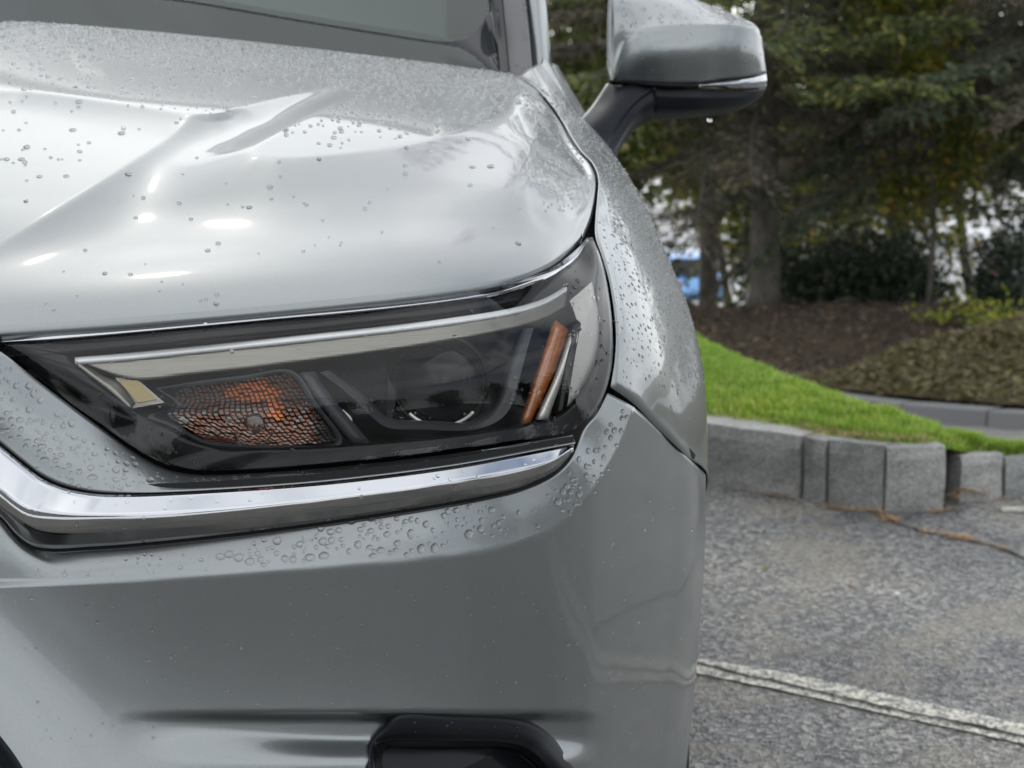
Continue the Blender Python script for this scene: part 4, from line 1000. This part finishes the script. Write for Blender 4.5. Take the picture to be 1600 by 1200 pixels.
# ---- far kerb and planted beds
fk = [onground(1180, 622), onground(1290, 641), onground(1370, 652), onground(1480, 663), onground(1600, 672), onground(1750, 683), onground(1950, 700)]
fkr = resample([Vector((p.x, p.y, 0)) for p in fk], 9)
far_kerb = empty('far_kerb', tuple(fk[2])); tag(far_kerb, 'low grey kerb across the road below the brown groundcover', 'kerb')
for a, b in zip(fkr, fkr[1:]):
    d = (b - a).normalized(); nrm = Vector((-d.y, d.x, 0))
    za, zb = T(a.y), T(b.y); a2, b2 = a + d * .008, b - d * .008
    v = []
    for q, z in ((a2, za), (b2, zb)):
        v += [q + Vector((0, 0, z - .05)), q + nrm * .012 + Vector((0, 0, z + .095)), q + nrm * .02 + Vector((0, 0, z + .105)), q + nrm * .16 + Vector((0, 0, z + .105)), q + nrm * .16 + Vector((0, 0, z - .05))]
    f = [(i, i+1, 6+i, 5+i) for i in range(4)] + [(0, 4, 3, 2, 1), (5, 6, 7, 8, 9)]
    o = mk('kerb_stone', v, f, M['berm'], far_kerb, False)
fmid = resample([Vector((p.x, p.y, 0)) for p in fk], 60)
# groundcover mound
def cover_mound(u, t_):
    p = fmid[0].lerp(fmid[-1], 0); i = u * 59; k = min(58, int(i)); p = fmid[k].lerp(fmid[k+1], i - k)
    d = (fmid[min(59, k+1)] - fmid[max(0, k-1)]).normalized(); nrm = Vector((-d.y, d.x, 0))
    w = 2.3; q = p + nrm * (.15 + t_ * w)
    bumpy = .07 * noise.noise((q.x * 1.4, q.y * 1.4, 4)) + .035 * noise.noise((q.x * 5, q.y * 5, 9)) + .015 * noise.noise((q.x * 14, q.y * 14, 1))
    hgt = .40 * math.sin(math.pi * min(1, t_ * .62 + .02)) * sstep(-.02, .13, u) * (.86 + .25 * noise.noise((u * 7, 2.2, .3)))
    z = T(p.y) + .11 + hgt + bumpy * min(1, t_ * 6)
    return Vector((q.x, q.y, z))
NUc, NVc = 160, 40
mk_ = mk('groundcover_bed', [cover_mound(i / NUc, j / NVc) for j in range(NVc + 1) for i in range(NUc + 1)], grid_faces(NVc + 1, NUc + 1), M['cover']); tag(mk_, kind='structure')
def mul(x, y): return T(y) + .02 + .20 * math.exp(-((y - 17.2) / 1.6) ** 2) * (.6 + .4 * noise.noise((x * .5, 1, 1))) + .06 * noise.noise((x * 1.1, y * 1.1, 8)) + .03 * noise.noise((x * 4, y * 4, 3)) - 1.2 * sstep(19.0, 21, y) * 0
mb_ = sheet('mulch_bed', span(-4, 5.3, 110), span(11.6, 20.5, 80), lambda x, y: mul(x, y) - .8 * sstep(3.7, 4.7, x) - .25 * sstep(12.4, 11.6, y), M['mulch'])
def scatter(name, n, sampler, s0, s1, mt, label, flat=.35):
    v, f = [], []
    for i in range(n):
        p = sampler()
        if p is None: continue
        a = random.uniform(0, 6.283); L = random.uniform(s0, s1); d = Vector((math.cos(a), math.sin(a), random.gauss(0, flat))) * L
        b = random.uniform(0, 6.283); w = Vector((math.cos(b), math.sin(b), random.gauss(0, .6))) * L * random.uniform(.10, .3)
        k = len(v); v += [p - w, p + w, p + d + w * .6, p + d - w * .6]; f.append((k, k+1, k+2, k+3))
    o = mk(name, v, f, mt, None, False); tag(o, label, name.replace('_', ' '), None, 'stuff'); return o
scatter('mulch_chips', 22000, lambda: (lambda x, y: Vector((x, y, mul(x, y) + random.uniform(0, .02))))(random.uniform(-.5, 5.0), random.uniform(12.2, 19.4)), .015, .05, M['chips'], 'dark brown bark chips spread under the trees')
scatter('groundcover_twigs', 30000, lambda: cover_mound(random.random() ** .9, random.random()) + Vector((0, 0, random.uniform(0, .03))), .02, .06, M['cover_twigs'], 'dry brown and olive twigs over the low mound', .35)

# ------------------------------------------------------------------ trees
def limb(p0, d, L, droop, n=6, wob=.06):
    pts = [Vector(p0)]; d = Vector(d).normalized()
    for i in range(n):
        d = (d + Vector((random.gauss(0, wob), random.gauss(0, wob), random.gauss(0, wob) - droop))).normalized()
        pts.append(pts[-1] + d * (L / n))
    return pts
def card(v, f, p, d, L, w):
    s = d.cross(Vector((random.gauss(0, 1), random.gauss(0, 1), random.gauss(0, 1)))); 
    if s.length < 1e-6: return
    s = s.normalized() * w; k = len(v)
    v += [p - s * .5, p + s * .5, p + d * L * .6 + s, p + d * L * .6 - s, p + d * L]
    f += [(k, k+1, k+2, k+3), (k+3, k+2, k+4)]
def spruce(loc, h, r0, blen, dense_to, label, green=.4, mats=('twigs', 'needles'), dens=1.0, low=.3, azr=None, trunk_mat='bark'):
    random.seed(sum(ord(q) * (i + 3) for i, q in enumerate(label)) + int(abs(loc[0]) * 100))
    t_ = empty('spruce_tree', loc); tag(t_, label, 'tree', 'trees beyond the lawn')
    loc = Vector(loc); mb = MB(); pts = []; rad = []
    for i in range(13):
        k = i / 12; pts.append(loc + Vector((.10 * noise.noise((k * 3, loc.x, 1)), .1 * noise.noise((k * 3, loc.x, 5)), h * k - .1))); rad.append(r0 * (1 - k * .93) * (1.45 if i == 0 else 1))
    pts.insert(1, pts[0].lerp(pts[1], .22)); rad.insert(1, r0 * 1.06)
    mb.tube(pts, rad, 14); mb.build('trunk', M[trunk_mat], t_, True)
    bb = MB(); v, f = [], []; gv, gf = [], []
    z = low
    while z < h * .97:
        k = z / h; L0 = blen * (1 - k) ** .8 + .2
        fine_ = z < dense_to
        nb = int((7 if fine_ else 5) * (1.0 if k < .8 else .6))
        a0 = random.uniform(0, 6.283)
        for b in range(nb):
            a = a0 + 6.283 * b / nb + random.gauss(0, .25)
            if azr and not (azr[0] < (a % 6.283) < azr[1]): continue
            L = L0 * random.uniform(.55, 1.1); p0 = pts[0] + (pts[-1] - pts[0]) * k
            lp = limb(p0, (math.cos(a), math.sin(a), random.uniform(-.15, .15)), L, .03 + .03 * random.random(), 6, .11)
            lr = [.013 * (1 - .85 * i / 6) * (.6 + L / 3) for i in range(7)]
            bb.tube(lp, lr, 4, False)
            gr_ = random.random() < green * (1.0 if z > .6 else .7)
            nt = int((80 if fine_ else 16) * dens * L / 2.4)
            for q in range(nt):
                s = random.uniform(.12, 1.0); ii = min(5, int(s * 6)); p = lp[ii].lerp(lp[ii+1], s * 6 - ii)
                d0 = (lp[ii+1] - lp[ii]).normalized(); sd = random.choice((-1, 1)); lat = Vector((-d0.y, d0.x, 0)) * sd
                d1 = (d0 * random.uniform(.3, .9) + lat * random.uniform(.5, 1) + Vector((0, 0, random.uniform(-.45, .12)))).normalized()
                TL = random.uniform(.18, .5) * (1.15 - .6 * s) * (.6 + L / 3)
                tips = s > .45
                tgt = (gv, gf) if (gr_ and (tips or random.random() < .4)) else (v, f)
                bb.tube([p, p + d1 * TL], [.004, .0015], 3, False)
                nn = 7 if fine_ else 4
                for c in range(nn):
                    e = p + d1 * TL * (c + random.random()) / nn
                    dd = (d1 + Vector((random.gauss(0, .7), random.gauss(0, .7), random.gauss(0, .35) - .15))).normalized()
                    card(tgt[0], tgt[1], e, dd, random.uniform(.04, .13) * (1 if fine_ else 2.0), (.008 if tgt[0] is v else .012) * (1 if fine_ else 2.6))
        z += random.uniform(.20, .32) if fine_ else random.uniform(.35, .5)
    bb.build('branches', M[trunk_mat], t_, True)
    n = len(v); o = mk('crown', v + gv, f + [tuple(n + i for i in q) for q in gf], [M[mats[0]], M[mats[1]]], t_, False)
    mi = [0] * len(f) + [1] * len(gf); o.data.polygons.foreach_set('material_index', mi)
    return t_
def broadleaf(loc, h, r, label, mt, cat='tree', name='autumn_tree', n=5000, leaf=.07, base=.25, stems=1, sr=.06, group='trees beyond the lawn', squash=1.0, clump=.22):
    random.seed(sum(ord(q) * (i + 3) for i, q in enumerate(label)) + int(abs(loc[0]) * 100))
    t_ = empty(name, loc); tag(t_, label, cat, group); loc = Vector(loc)
    tips = []
    for s in range(stems):
        mb = MB()
        d0 = Vector((random.gauss(0, .12 if stems == 1 else .35), random.gauss(0, .12 if stems == 1 else .35), 1))
        tp = limb(loc - Vector((0, 0, .1)) + Vector((random.gauss(0, .08 * (stems - 1)), random.gauss(0, .08 * (stems - 1)), 0)), d0, h * .75, -.02, 8, .07); mb.tube(tp, [sr * (1 - .8 * i / 8) for i in range(9)], 7)
        for b in range(int(14 / stems) + 3):
            k = random.uniform(base, 1); ii = min(7, int(k * 8)); p = tp[ii]
            a = random.uniform(0, 6.283); lp = limb(p, (math.cos(a), math.sin(a), random.uniform(.1, .9)), r * random.uniform(.6, 1.1), -.01, 5, .14)
            mb.tube(lp, [sr * .35 * (1 - .8 * i / 5) for i in range(6)], 5, False); tips += lp[2:]
            for c in range(2):
                lp2 = limb(lp[3], (random.gauss(0, 1), random.gauss(0, 1), random.gauss(.2, .6)), r * random.uniform(.25, .5), 0, 3, .15); mb.tube(lp2, [sr * .15, sr * .1, sr * .08, sr * .04], 4, False); tips += lp2[1:]
        mb.build('trunk' if cat == 'tree' else 'stem', M['bark'], t_, True)
    v, f = [], []
    for i in range(n):
        p = random.choice(tips) + Vector((random.gauss(0, clump * r), random.gauss(0, clump * r), random.gauss(0, clump * r * squash)))
        if p.z < loc.z + .03: continue
        card(v, f, p, Vector((random.gauss(0, 1), random.gauss(0, 1), random.gauss(-.2, .8))).normalized(), leaf * random.uniform(.6, 1.3), leaf * .38)
    mk('crown' if cat == 'tree' else 'foliage', v, f, M[mt], t_, False); return t_
def at(px, py, y): p = P(px, py, y); return (p.x, p.y, p.z)
def gat(px, y): p = P(px, 500, y); return (p.x, p.y, T(y))
def mat_z(px, y):
    p = P(px, 500, y); return (p.x, p.y, mul(p.x, y) if y < 20 else T(y))
spruce(mat_z(1188, 18.0), 15.0, .14, 3.1, 3.6, 'big spruce with bare grey trunk and dead brown lower branches in mulch', .62, dens=1.25, low=2.0)
spruce(gat(1620, 17.5), 13.5, .14, 2.9, 3.6, 'spruce with blue-green boughs at the picture edge', .85, ('twigs', 'needles_b'), 1.15, low=2.0)
spruce(gat(1400, 24.0), 16, .16, 3.6, 4.8, 'brownish spruce behind the dark shrubs', .55, dens=1.15, low=2.0)
spruce(gat(1105, 27.0), 10, .15, 2.6, 4.6, 'slim dark spruce with straight trunk behind the blue car', .7, dens=.9, low=2.9)
broadleaf(gat(905, 20.0), 6.5, .85, 'dense green tree with yellowing leaves seen under the wing mirror', 'green_leaf', n=16000, leaf=.085, base=.12, sr=.10, name='broadleaf_tree', clump=.30)
broadleaf(gat(925, 25.0), 6.5, 1.0, 'dark green tree whose leaves reach the fender edge', 'green_leaf', n=12000, leaf=.085, base=.10, sr=.10, name='broadleaf_tree', clump=.3)
broadleaf(gat(1150, 33.0), 6.5, 1.3, 'yellow-green autumn tree beyond the slim spruce', 'autumn', n=7000, leaf=.12, base=.55, sr=.09)
broadleaf(gat(1225, 34.0), 7.0, 1.8, 'golden autumn tree straight behind the big bare trunk', 'autumn', n=8000, leaf=.12, base=.3, sr=.09)
broadleaf(gat(1330, 30.0), 7.2, 2.1, 'autumn tree with orange leaves behind the brownish spruce', 'autumn', n=6000, leaf=.11, base=.3, sr=.09)
broadleaf(gat(1445, 17.4), 6, .62, 'thin yellow-leaved tree between the spruces', 'autumn', n=4200, leaf=.06, base=.25, sr=.03)
broadleaf(gat(1530, 31.0), 8.5, 2.3, 'tall mixed green and yellow tree above the parked dark car', 'green_leaf', n=9000, leaf=.11, base=.5, sr=.11)
# the trees across the lot behind the photographer, mirrored in the bumper, lamp and chrome
for i in range(15):
    a = R(-105 + 210 * i / 14 + random.uniform(-4, 4)); dist = random.uniform(19, 25)
    broadleaf((math.sin(a) * dist, -math.cos(a) * dist, 0), random.uniform(4.5, 7.0), 2.0, 'leafy tree standing across the lot, seen only mirrored in the silver paint', ('green_leaf', 'dark_leaf', 'autumn')[i % 3], n=6000, leaf=.19, base=.10, sr=.12, name='broadleaf_tree', clump=.3, group='trees across the lot')
# shrubs
def shrub(px, y, h, r, label, mt='dark_leaf', n=4500, leaf=.055, stems=4, name='dark_shrub'):
    broadleaf(mat_z(px, y), h, r, label, mt, 'shrub', name, n, leaf, .05, stems, .028, 'shrubs under the trees', 1.0, .30)
shrub(1262, 19.0, 1.15, .50, 'dark shrub with twisted bare stems nearest the big trunk', n=4200)
shrub(1345, 19.4, 1.05, .55, 'dense dark evergreen shrub in the middle of the bed', n=6500, stems=5)
shrub(1425, 19.0, 1.0, .50, 'dark rounded shrub on the far end of the mulch bed', n=6000, stems=5)
shrub(1145, 20.5, .50, .30, 'low feathery shrub between the blue car and the big trunk', 'needles', 1500)
shrub(1500, 20.0, .55, .35, 'shrub with lime yellow leaves under the dark car', 'lime_leaf', 700, .06, 3)
shrub(1590, 18.6, .5, .36, 'dark spreading conifer shrub on the slope by the picture edge', 'dark_leaf', 2000, .06, 5)
shrub(1535, 16.2, .22, .20, 'small yellow flowering plant beside the mulch', 'lime_leaf', 420, .05, 3)
shrub(1590, 15.8, .28, .24, 'small pale green plant at the picture edge beside the mulch', 'lime_leaf', 480, .05, 3)
# twisted bare stems
tb = empty('bare_bush', mat_z(1290, 18.4)); tag(tb, 'leafless bush of twisted grey stems before the dark shrubs', 'bush')
for k in range(9):
    mb = MB(); mb.tube(limb(Vector(tb.location) + Vector((random.gauss(0, .06), random.gauss(0, .06), -.05)), (random.gauss(0, .6), random.gauss(0, .3), 1), random.uniform(.7, 1.25), -.01, 9, .22), [.022 * (1 - .8 * i / 9) for i in range(10)], 6)
    mb.build('stem', M['bark'], tb, True)
# trees far beyond the lot close the view; more stand behind the photographer and are only mirrored in the paint
def far_tree(x, y, h, r, label, mt, z=None, n=1500):
    broadleaf((x, y, T(y) if z is None else z), h, r, label, mt, 'tree', 'distant_tree', n, .62, .12, 1, .2, 'trees along the far side of the lot', 1.0, .30)
rb = ['tall', 'broad', 'pale', 'dark', 'thin', 'rounded', 'ragged', 'yellowing', 'leaning', 'bushy', 'old', 'sparse', 'stout', 'green']
kk = 0
for i in range(13):
    far_tree(-22 + i * 5.6 + random.uniform(-1, 1), 96 + random.uniform(-6, 10), random.uniform(10.5, 13.5), random.uniform(3.6, 4.8), 'distant tree in the continuous woods beyond the parking lot', ('green_leaf', 'autumn', 'green_leaf')[i % 3])

# ------------------------------------------------------------------ distant cars
def far_car(loc, rz, col, label, suv=True):
    c = empty('parked_car', (0, 0, 0)); tag(c, label, 'car', 'cars in the far parking lot')
    pm = mat('car_paint', col, .25, .3, 1.0)
    H2 = 1.68 if suv else 1.45
    prof = [(-2.2, .35), (-2.27, .62), (-2.2, .98), (-1.95, 1.02), (-1.75, H2 - .10), (-1.35, H2), (.25, H2), (.55, H2 - .08), (1.15, 1.05), (2.0, .92), (2.22, .70), (2.2, .35)]
    v, f = [], []
    for sx in (-1, 1):
        for (y, z) in prof:
            w = .90 if z < 1.03 else lerp(.86, .66, (z - 1.0) / (H2 - 1.0)); v.append((sx * w, y, z))
    n = len(prof)
    for i in range(n): f.append((i, (i + 1) % n, n + (i + 1) % n, n + i))
    f += [tuple(reversed(range(n))), tuple(range(n, 2*n))]
    b = mk('body', v, f, pm, c, False); bv = b.modifiers.new('bevel', 'BEVEL'); bv.width = .05; bv.segments = 2
    for sx in (-1, 1):
        for (y0, y1) in ((-1.6, -.75), (-.68, .10), (.16, .75)):
            t0 = H2 - .16; q = lambda y, z: (sx * (lerp(.86, .66, (z - 1.0) / (H2 - 1.0)) + .006), y, z)
            yt1 = min(y1, .45); mk('side_window', [q(y0 + (.05 if y0 < -1.5 else 0), 1.08), q(y1, 1.08), q(yt1, t0), q(y0 + (.13 if y0 < -1.5 else 0), t0)], [(0, 1, 2, 3)], M['frit'], c, False, False, .004)
        tl_ = MB(); tl_.box((sx * .62 - .14, -2.285, .78), (sx * .62 + .14, -2.2, .95)); tl_.build('tail_light', mat('tail_lamp', (.35, .01, .015), .2, 0, .6), c)
        hl_ = MB(); hl_.box((sx * .62 - .16, 2.1, .70), (sx * .62 + .16, 2.235, .84)); hl_.build('headlight', M['chrome'], c)
        for y in (-1.38, 1.38):
            w = MB(); w.tube([(sx * .70, y, .34), (sx * .90, y, .34)], .34, 20); wo_ = w.build('wheel', M['tyre'], c)
            r_ = MB(); r_.tube([(sx * .88, y, .34), (sx * .915, y, .34)], .20, 14); r_.build('rim', M['alloy'], wo_)
    mk('rear_window', [(-.62, -1.79, H2 - .14), (.62, -1.79, H2 - .14), (.74, -1.985, 1.08), (-.74, -1.985, 1.08)], [(0, 1, 2, 3)], M['frit'], c, False, False, .004)
    mk('windscreen', [(-.62, .62, H2 - .11), (.62, .62, H2 - .11), (.74, 1.10, 1.09), (-.74, 1.10, 1.09)], [(3, 2, 1, 0)], M['frit'], c, False, False, .004)
    c.location = loc; c.rotation_euler = (0, 0, rz); return c
far_car(gat(1560, 62), R(-8), (.02, .022, .03), 'dark parked car with red tail lamps seen through the branches')
far_car(gat(1668, 62), R(-8), (.03, .05, .05), 'dark green parked car at the picture edge')
far_car(gat(1528, 78), R(80), (.75, .76, .78), 'white parked car behind the dark car')
far_car(gat(1640, 82), R(85), (.8, .8, .8), 'white parked van-like car farthest off by the picture edge')
far_car(gat(1052, 58), R(12), (.10, .25, .50), 'bright blue parked car showing past the wet fender')
far_car(gat(1100, 74), R(85), (.6, .6, .62), 'pale parked car above the bright blue one')
random.seed(11)
# ------------------------------------------------------------------ rain beads
def drop_mesh(seed, seg=18, rings=6, sag=0.0):
    rg = random.Random(seed); ph = [rg.uniform(0, 6.28) for _ in range(3)]
    v, f = [(0, sag * .15, .62)], []
    for i in range(1, rings + 1):
        t_ = i / rings; a = t_ * math.pi / 2
        for j in range(seg):
            b = 2*math.pi*j/seg; r = math.sin(a) * (1 + .07 * math.sin(2*b + ph[0]) + .05 * math.sin(3*b + ph[1]))
            z = .62 * (math.cos(a) ** .8 if math.cos(a) > 0 else 0)
            yy = r * math.sin(b); yy += sag * .22 * (1 - t_); v.append((r * math.cos(b), yy * (1 + .12 * sag), max(z, 0) - (.05 if i == rings else 0)))
    for j in range(seg): f.append((0, 1+j, 1+(j+1) % seg))
    for i in range(rings-1):
        for j in range(seg): f.append((1+i*seg+j, 1+(i+1)*seg+j, 1+(i+1)*seg+(j+1) % seg, 1+i*seg+(j+1) % seg))
    return v, f
big = []
for k in range(5):
    v, f = drop_mesh(k, sag=-.8 if k % 2 else -.3); me = bpy.data.meshes.new('rain_drop'); me.from_pydata(v, [], f); me.update()
    me.polygons.foreach_set('use_smooth', [True] * len(me.polygons)); me.materials.append(M['drop']); big.append(me)
tiny_v, tiny_f = drop_mesh(99, 10, 4)
tiny_v = [(a, b, c * 1.25) for a, b, c in tiny_v]
ALL = BVHTree.FromPolygons(*(lambda objs: (lambda vs_, fs_: (vs_, fs_))(*merge_geo(objs)))([hood, fender, bumper, surround, cap, lens])) if False else None
def merged(objs):
    vs_, fs_ = [], []
    for o in objs:
        n = len(vs_); vs_ += [v.co.copy() for v in o.data.vertices]; fs_ += [tuple(n + i for i in p.vertices) for p in o.data.polygons]
    return BVHTree.FromPolygons(vs_, fs_)
chrome_o = [o for o in C.objects if o.name.split('.')[0] in ('chrome_strip', 'strip_ground_side', 'flange', 'border', 'pillar', 'pillar_trim', 'front_door', 'mirror_skirt', 'fog_lamp_bezel')]
ALLB = merged([hood, fender, bumper, surround, cap, lens] + chrome_o)
HB, FBV, BBV = hood_bv, FB, BB
def frame(n):
    n = n.normalized()
    dn_ = Vector((0, 0, -1)) - n * (-n.z)
    if dn_.length < 1e-3: dn_ = Vector((0, -1, 0))
    y = -dn_.normalized(); x = y.cross(n); return x, y, n
placed = {}
def clear(p, r):
    c = (int(p.x * 60), int(p.y * 60), int(p.z * 60))
    for a in (-1, 0, 1):
        for b in (-1, 0, 1):
            for d in (-1, 0, 1):
                for q, s in placed.get((c[0]+a, c[1]+b, c[2]+d), ()):
                    if (q - p).length < (r + s) * .98: return False
    placed.setdefault(c, []).append((p, r)); return True
smalls = {}
indiv = []
def rain(zone, poly, n, s0, s1, power=2.0, dens=None, bv=None, label=None, group=None, indivs=True):
    xs = [p[0] for p in poly]; ys = [p[1] for p in poly]; k = 0; tries = 0
    while k < n and tries < n * 30:
        tries += 1
        px, py = random.uniform(min(xs), max(xs)), random.uniform(min(ys), max(ys))
        if not pin(px, py, poly): continue
        if dens and random.random() > dens(px, py): continue
        h = (bv or ALLB).ray_cast(CAMV, ray(px, py).normalized())
        if h[0] is None: continue
        nn = h[1]
        if nn.dot(CAMV - h[0]) < 0: nn = -nn
        s = lerp(s0, s1, random.random() ** power); r = s / 2 * h[0].y / FPX
        if not clear(h[0], r): k += .3; continue
        k += 1; X, Y, N = frame(nn); el = random.uniform(.85, 1.15)
        if s >= 8.5 and indivs: indiv.append((s, h[0], X * r * el, Y * r / el, N * r * random.uniform(.8, 1.05), label, group))
        else: smalls.setdefault(zone, []).append((h[0], X * r * el, Y * r / el, N * r))
HEDGE = lambda px: interp([(0, 30), (200, 49), (400, 70), (600, 92), (800, 114)], px)
hl_, hg = 'clear raindrop beaded on the silver hood', 'raindrops on the hood'
rain('hood', [(0, 28), (800, 112), (800, 150), (600, 150), (300, 118), (0, 75)], 2600, 3.4, 8.2, 1.5, lambda x, y: math.exp(-(y - HEDGE(x)) / lerp(14, 20, x / 800)), HB, hl_, hg, False)
rain('hood', [(430, 95), (800, 112), (830, 150), (780, 190), (640, 220), (500, 235), (420, 215), (560, 150)], 620, 3.8, 8.6, 1.4, lambda x, y: max(.1, 1 - (y - HEDGE(x)) / 130) * (.35 + .65 * sstep(-.1, .25, noise.noise((x / 60, y / 25, 3)))), HB, hl_, hg, False)
rain('hood', [(0, 60), (450, 85), (560, 130), (330, 178), (0, 130)], 260, 3, 8, 1.8, None, HB, hl_, hg, False)
rain('hood', [(0, 110), (300, 150), (280, 190), (160, 250), (0, 340)], 46, 4.5, 12, 1.6, None, HB, hl_, hg)
rain('hood', [(240, 230), (470, 250), (830, 200), (820, 400), (600, 460), (300, 480), (60, 500), (60, 420)], 60, 3.5, 11, 1.5, None, HB, hl_, hg)
rain('hood', [(800, 118), (870, 190), (925, 270), (900, 330), (850, 330), (840, 200)], 130, 3, 6, 1.5, None, HB, hl_, hg, False)
fl_, fg = 'clear raindrop beaded on the silver front fender', 'raindrops on the fender'
rain('fender', [(806, 118), (880, 150), (908, 190), (964, 248), (1002, 310), (1042, 400), (1078, 482), (1098, 560), (1104, 660), (1040, 650), (985, 560), (965, 440), (950, 330), (936, 270), (880, 190)], 3800, 3.2, 8.6, 1.6,
     lambda x, y: (1 if y < 380 else max(.03, 1 - (y - 380) / 260)) * (.30 + .7 * sstep(-.25, .25, noise.noise((x / 45, y / 60, 1)) + .15)), FBV, fl_, fg, False)
rain('fender', [(935, 345), (950, 350), (985, 520), (990, 620), (962, 600), (958, 460)], 130, 3.5, 7.5, 1.4, None, FBV, fl_, fg, False)
bl, bgp = 'clear raindrop on the bright painted band below the chrome strip', 'raindrops on the bumper band'
for (cx, cy, rx, ry, nn_) in ((600, 838, 110, 32, 62), (740, 815, 60, 26, 30), (470, 858, 60, 18, 20), (380, 868, 40, 10, 10), (885, 770, 24, 34, 26)):
    rain('bumper', [(cx + rx * math.cos(a * .5), cy + ry * math.sin(a * .5)) for a in range(13)], nn_, 5, 16, 1.2, None, BBV, bl, bgp)
rain('bumper', [(900, 720), (960, 640), (985, 640), (960, 720), (925, 780)], 34, 5, 13, 1.3, None, BBV, bl, bgp)
rain('bumper', [(100, 880), (800, 790), (900, 760), (850, 830), (500, 884), (0, 906)], 60, 3, 9, 1.6, None, BBV, bl, bgp)
sl_, sg = 'clear raindrop on the painted panel under the inner end of the headlight', 'raindrops under the headlight'
rain('panel', [(0, 560), (70, 620), (150, 690), (250, 735), (260, 762), (130, 765), (60, 735), (0, 690)], 150, 4, 13, 1.5, lambda x, y: .35 + .65 * sstep(-.1, .3, noise.noise((x / 50, y / 50, 6))), None, sl_, sg)
rain('panel', [(250, 745), (450, 738), (880, 688), (895, 692), (700, 726), (300, 765)], 60, 4, 11, 1.4, None, None, sl_, sg)
rain('bumper', [(20, 930), (860, 890), (1000, 720), (1095, 780), (1080, 1180), (600, 1110), (60, 1180)], 240, 2.5, 6, 2.2, None, BBV, bl, bgp, False)
rain('trim', [(20, 720), (300, 775), (890, 705), (850, 745), (100, 850)], 26, 4, 9, 1.5, None, None, '', '', False)
rain('headlight', [(40, 530), (760, 455), (930, 400), (950, 560), (900, 660), (300, 725)], 70, 3, 8, 1.8, None, None, '', '', False)
rain('headlight', [(880, 420), (935, 400), (950, 520), (930, 620), (890, 640)], 46, 4, 8, 1.5, None, None, '', '', False)
rain('wing_mirror', [(960, 0), (1120, 10), (1180, 38), (1020, 42), (975, 60)], 60, 3, 8, 1.6, None, None, '', '', False)
rain('wing_mirror', [(985, 60), (1190, 45), (1190, 110), (1000, 120)], 34, 2.5, 4.5, 1.6, None, None, '', '', False)
rain('door', [(862, 105), (905, 186), (895, 205), (868, 150)], 220, 2.5, 5, 1.5, None, None, '', '', False)
rain('trim', [(800, 0), (824, 0), (832, 130), (806, 118)], 10, 3, 6, 1.5, None, None, '', '', False)
rain('trim', [(612, 1128), (800, 1130), (830, 1150), (620, 1150)], 12, 4, 8, 1.5, None, None, '', '', False)
indiv.sort(key=lambda q: -q[0])
lab = {'hood': 0}
for q in indiv[280:]: smalls.setdefault('bumper', []).append((q[1], q[2], q[3], q[4]))
for i, (s, p, X, Y, N, label, group) in enumerate(indiv[:280]):
    o = bpy.data.objects.new('rain_drop', big[i % 5]); C.objects.link(o)
    o.matrix_world = Matrix(((X.x, Y.x, N.x, p.x), (X.y, Y.y, N.y, p.y), (X.z, Y.z, N.z, p.z), (0, 0, 0, 1)))
    tag(o, label, 'raindrop', group)
names = {'hood': 'fine rain beads crowding the rear edge of the silver hood', 'fender': 'dense fine rain beads over the crown of the fender', 'bumper': 'fine rain beads sprinkled over the bumper face', 'panel': 'small rain beads on the painted shelf under the headlight',
         'trim': 'scattered rain beads on the chrome and dark trim', 'headlight': 'small rain beads on the clear headlight lens', 'wing_mirror': 'rain beads on the silver wing mirror cap', 'door': 'fine rain beads on the door edge beside the mirror arm'}
for zone, lst in smalls.items():
    v, f = [], []
    for p, X, Y, N in lst:
        n = len(v); v += [p + X * a + Y * b + N * c for a, b, c in tiny_v]; f += [tuple(n + i for i in q) for q in tiny_f]
    o = mk('rain_beads', v, f, M['drop'], None, True); tag(o, names[zone], 'rain', None, 'stuff')
# the bead hanging under the mirror
hd = P(1109, 186, MY + .09); o = bpy.data.objects.new('rain_drop', big[0]); C.objects.link(o); r_ = .0045
o.location = hd; o.scale = (r_, r_, -r_ * 2.2); tag(o, 'single bright raindrop hanging from the underside of the wing mirror', 'raindrop')
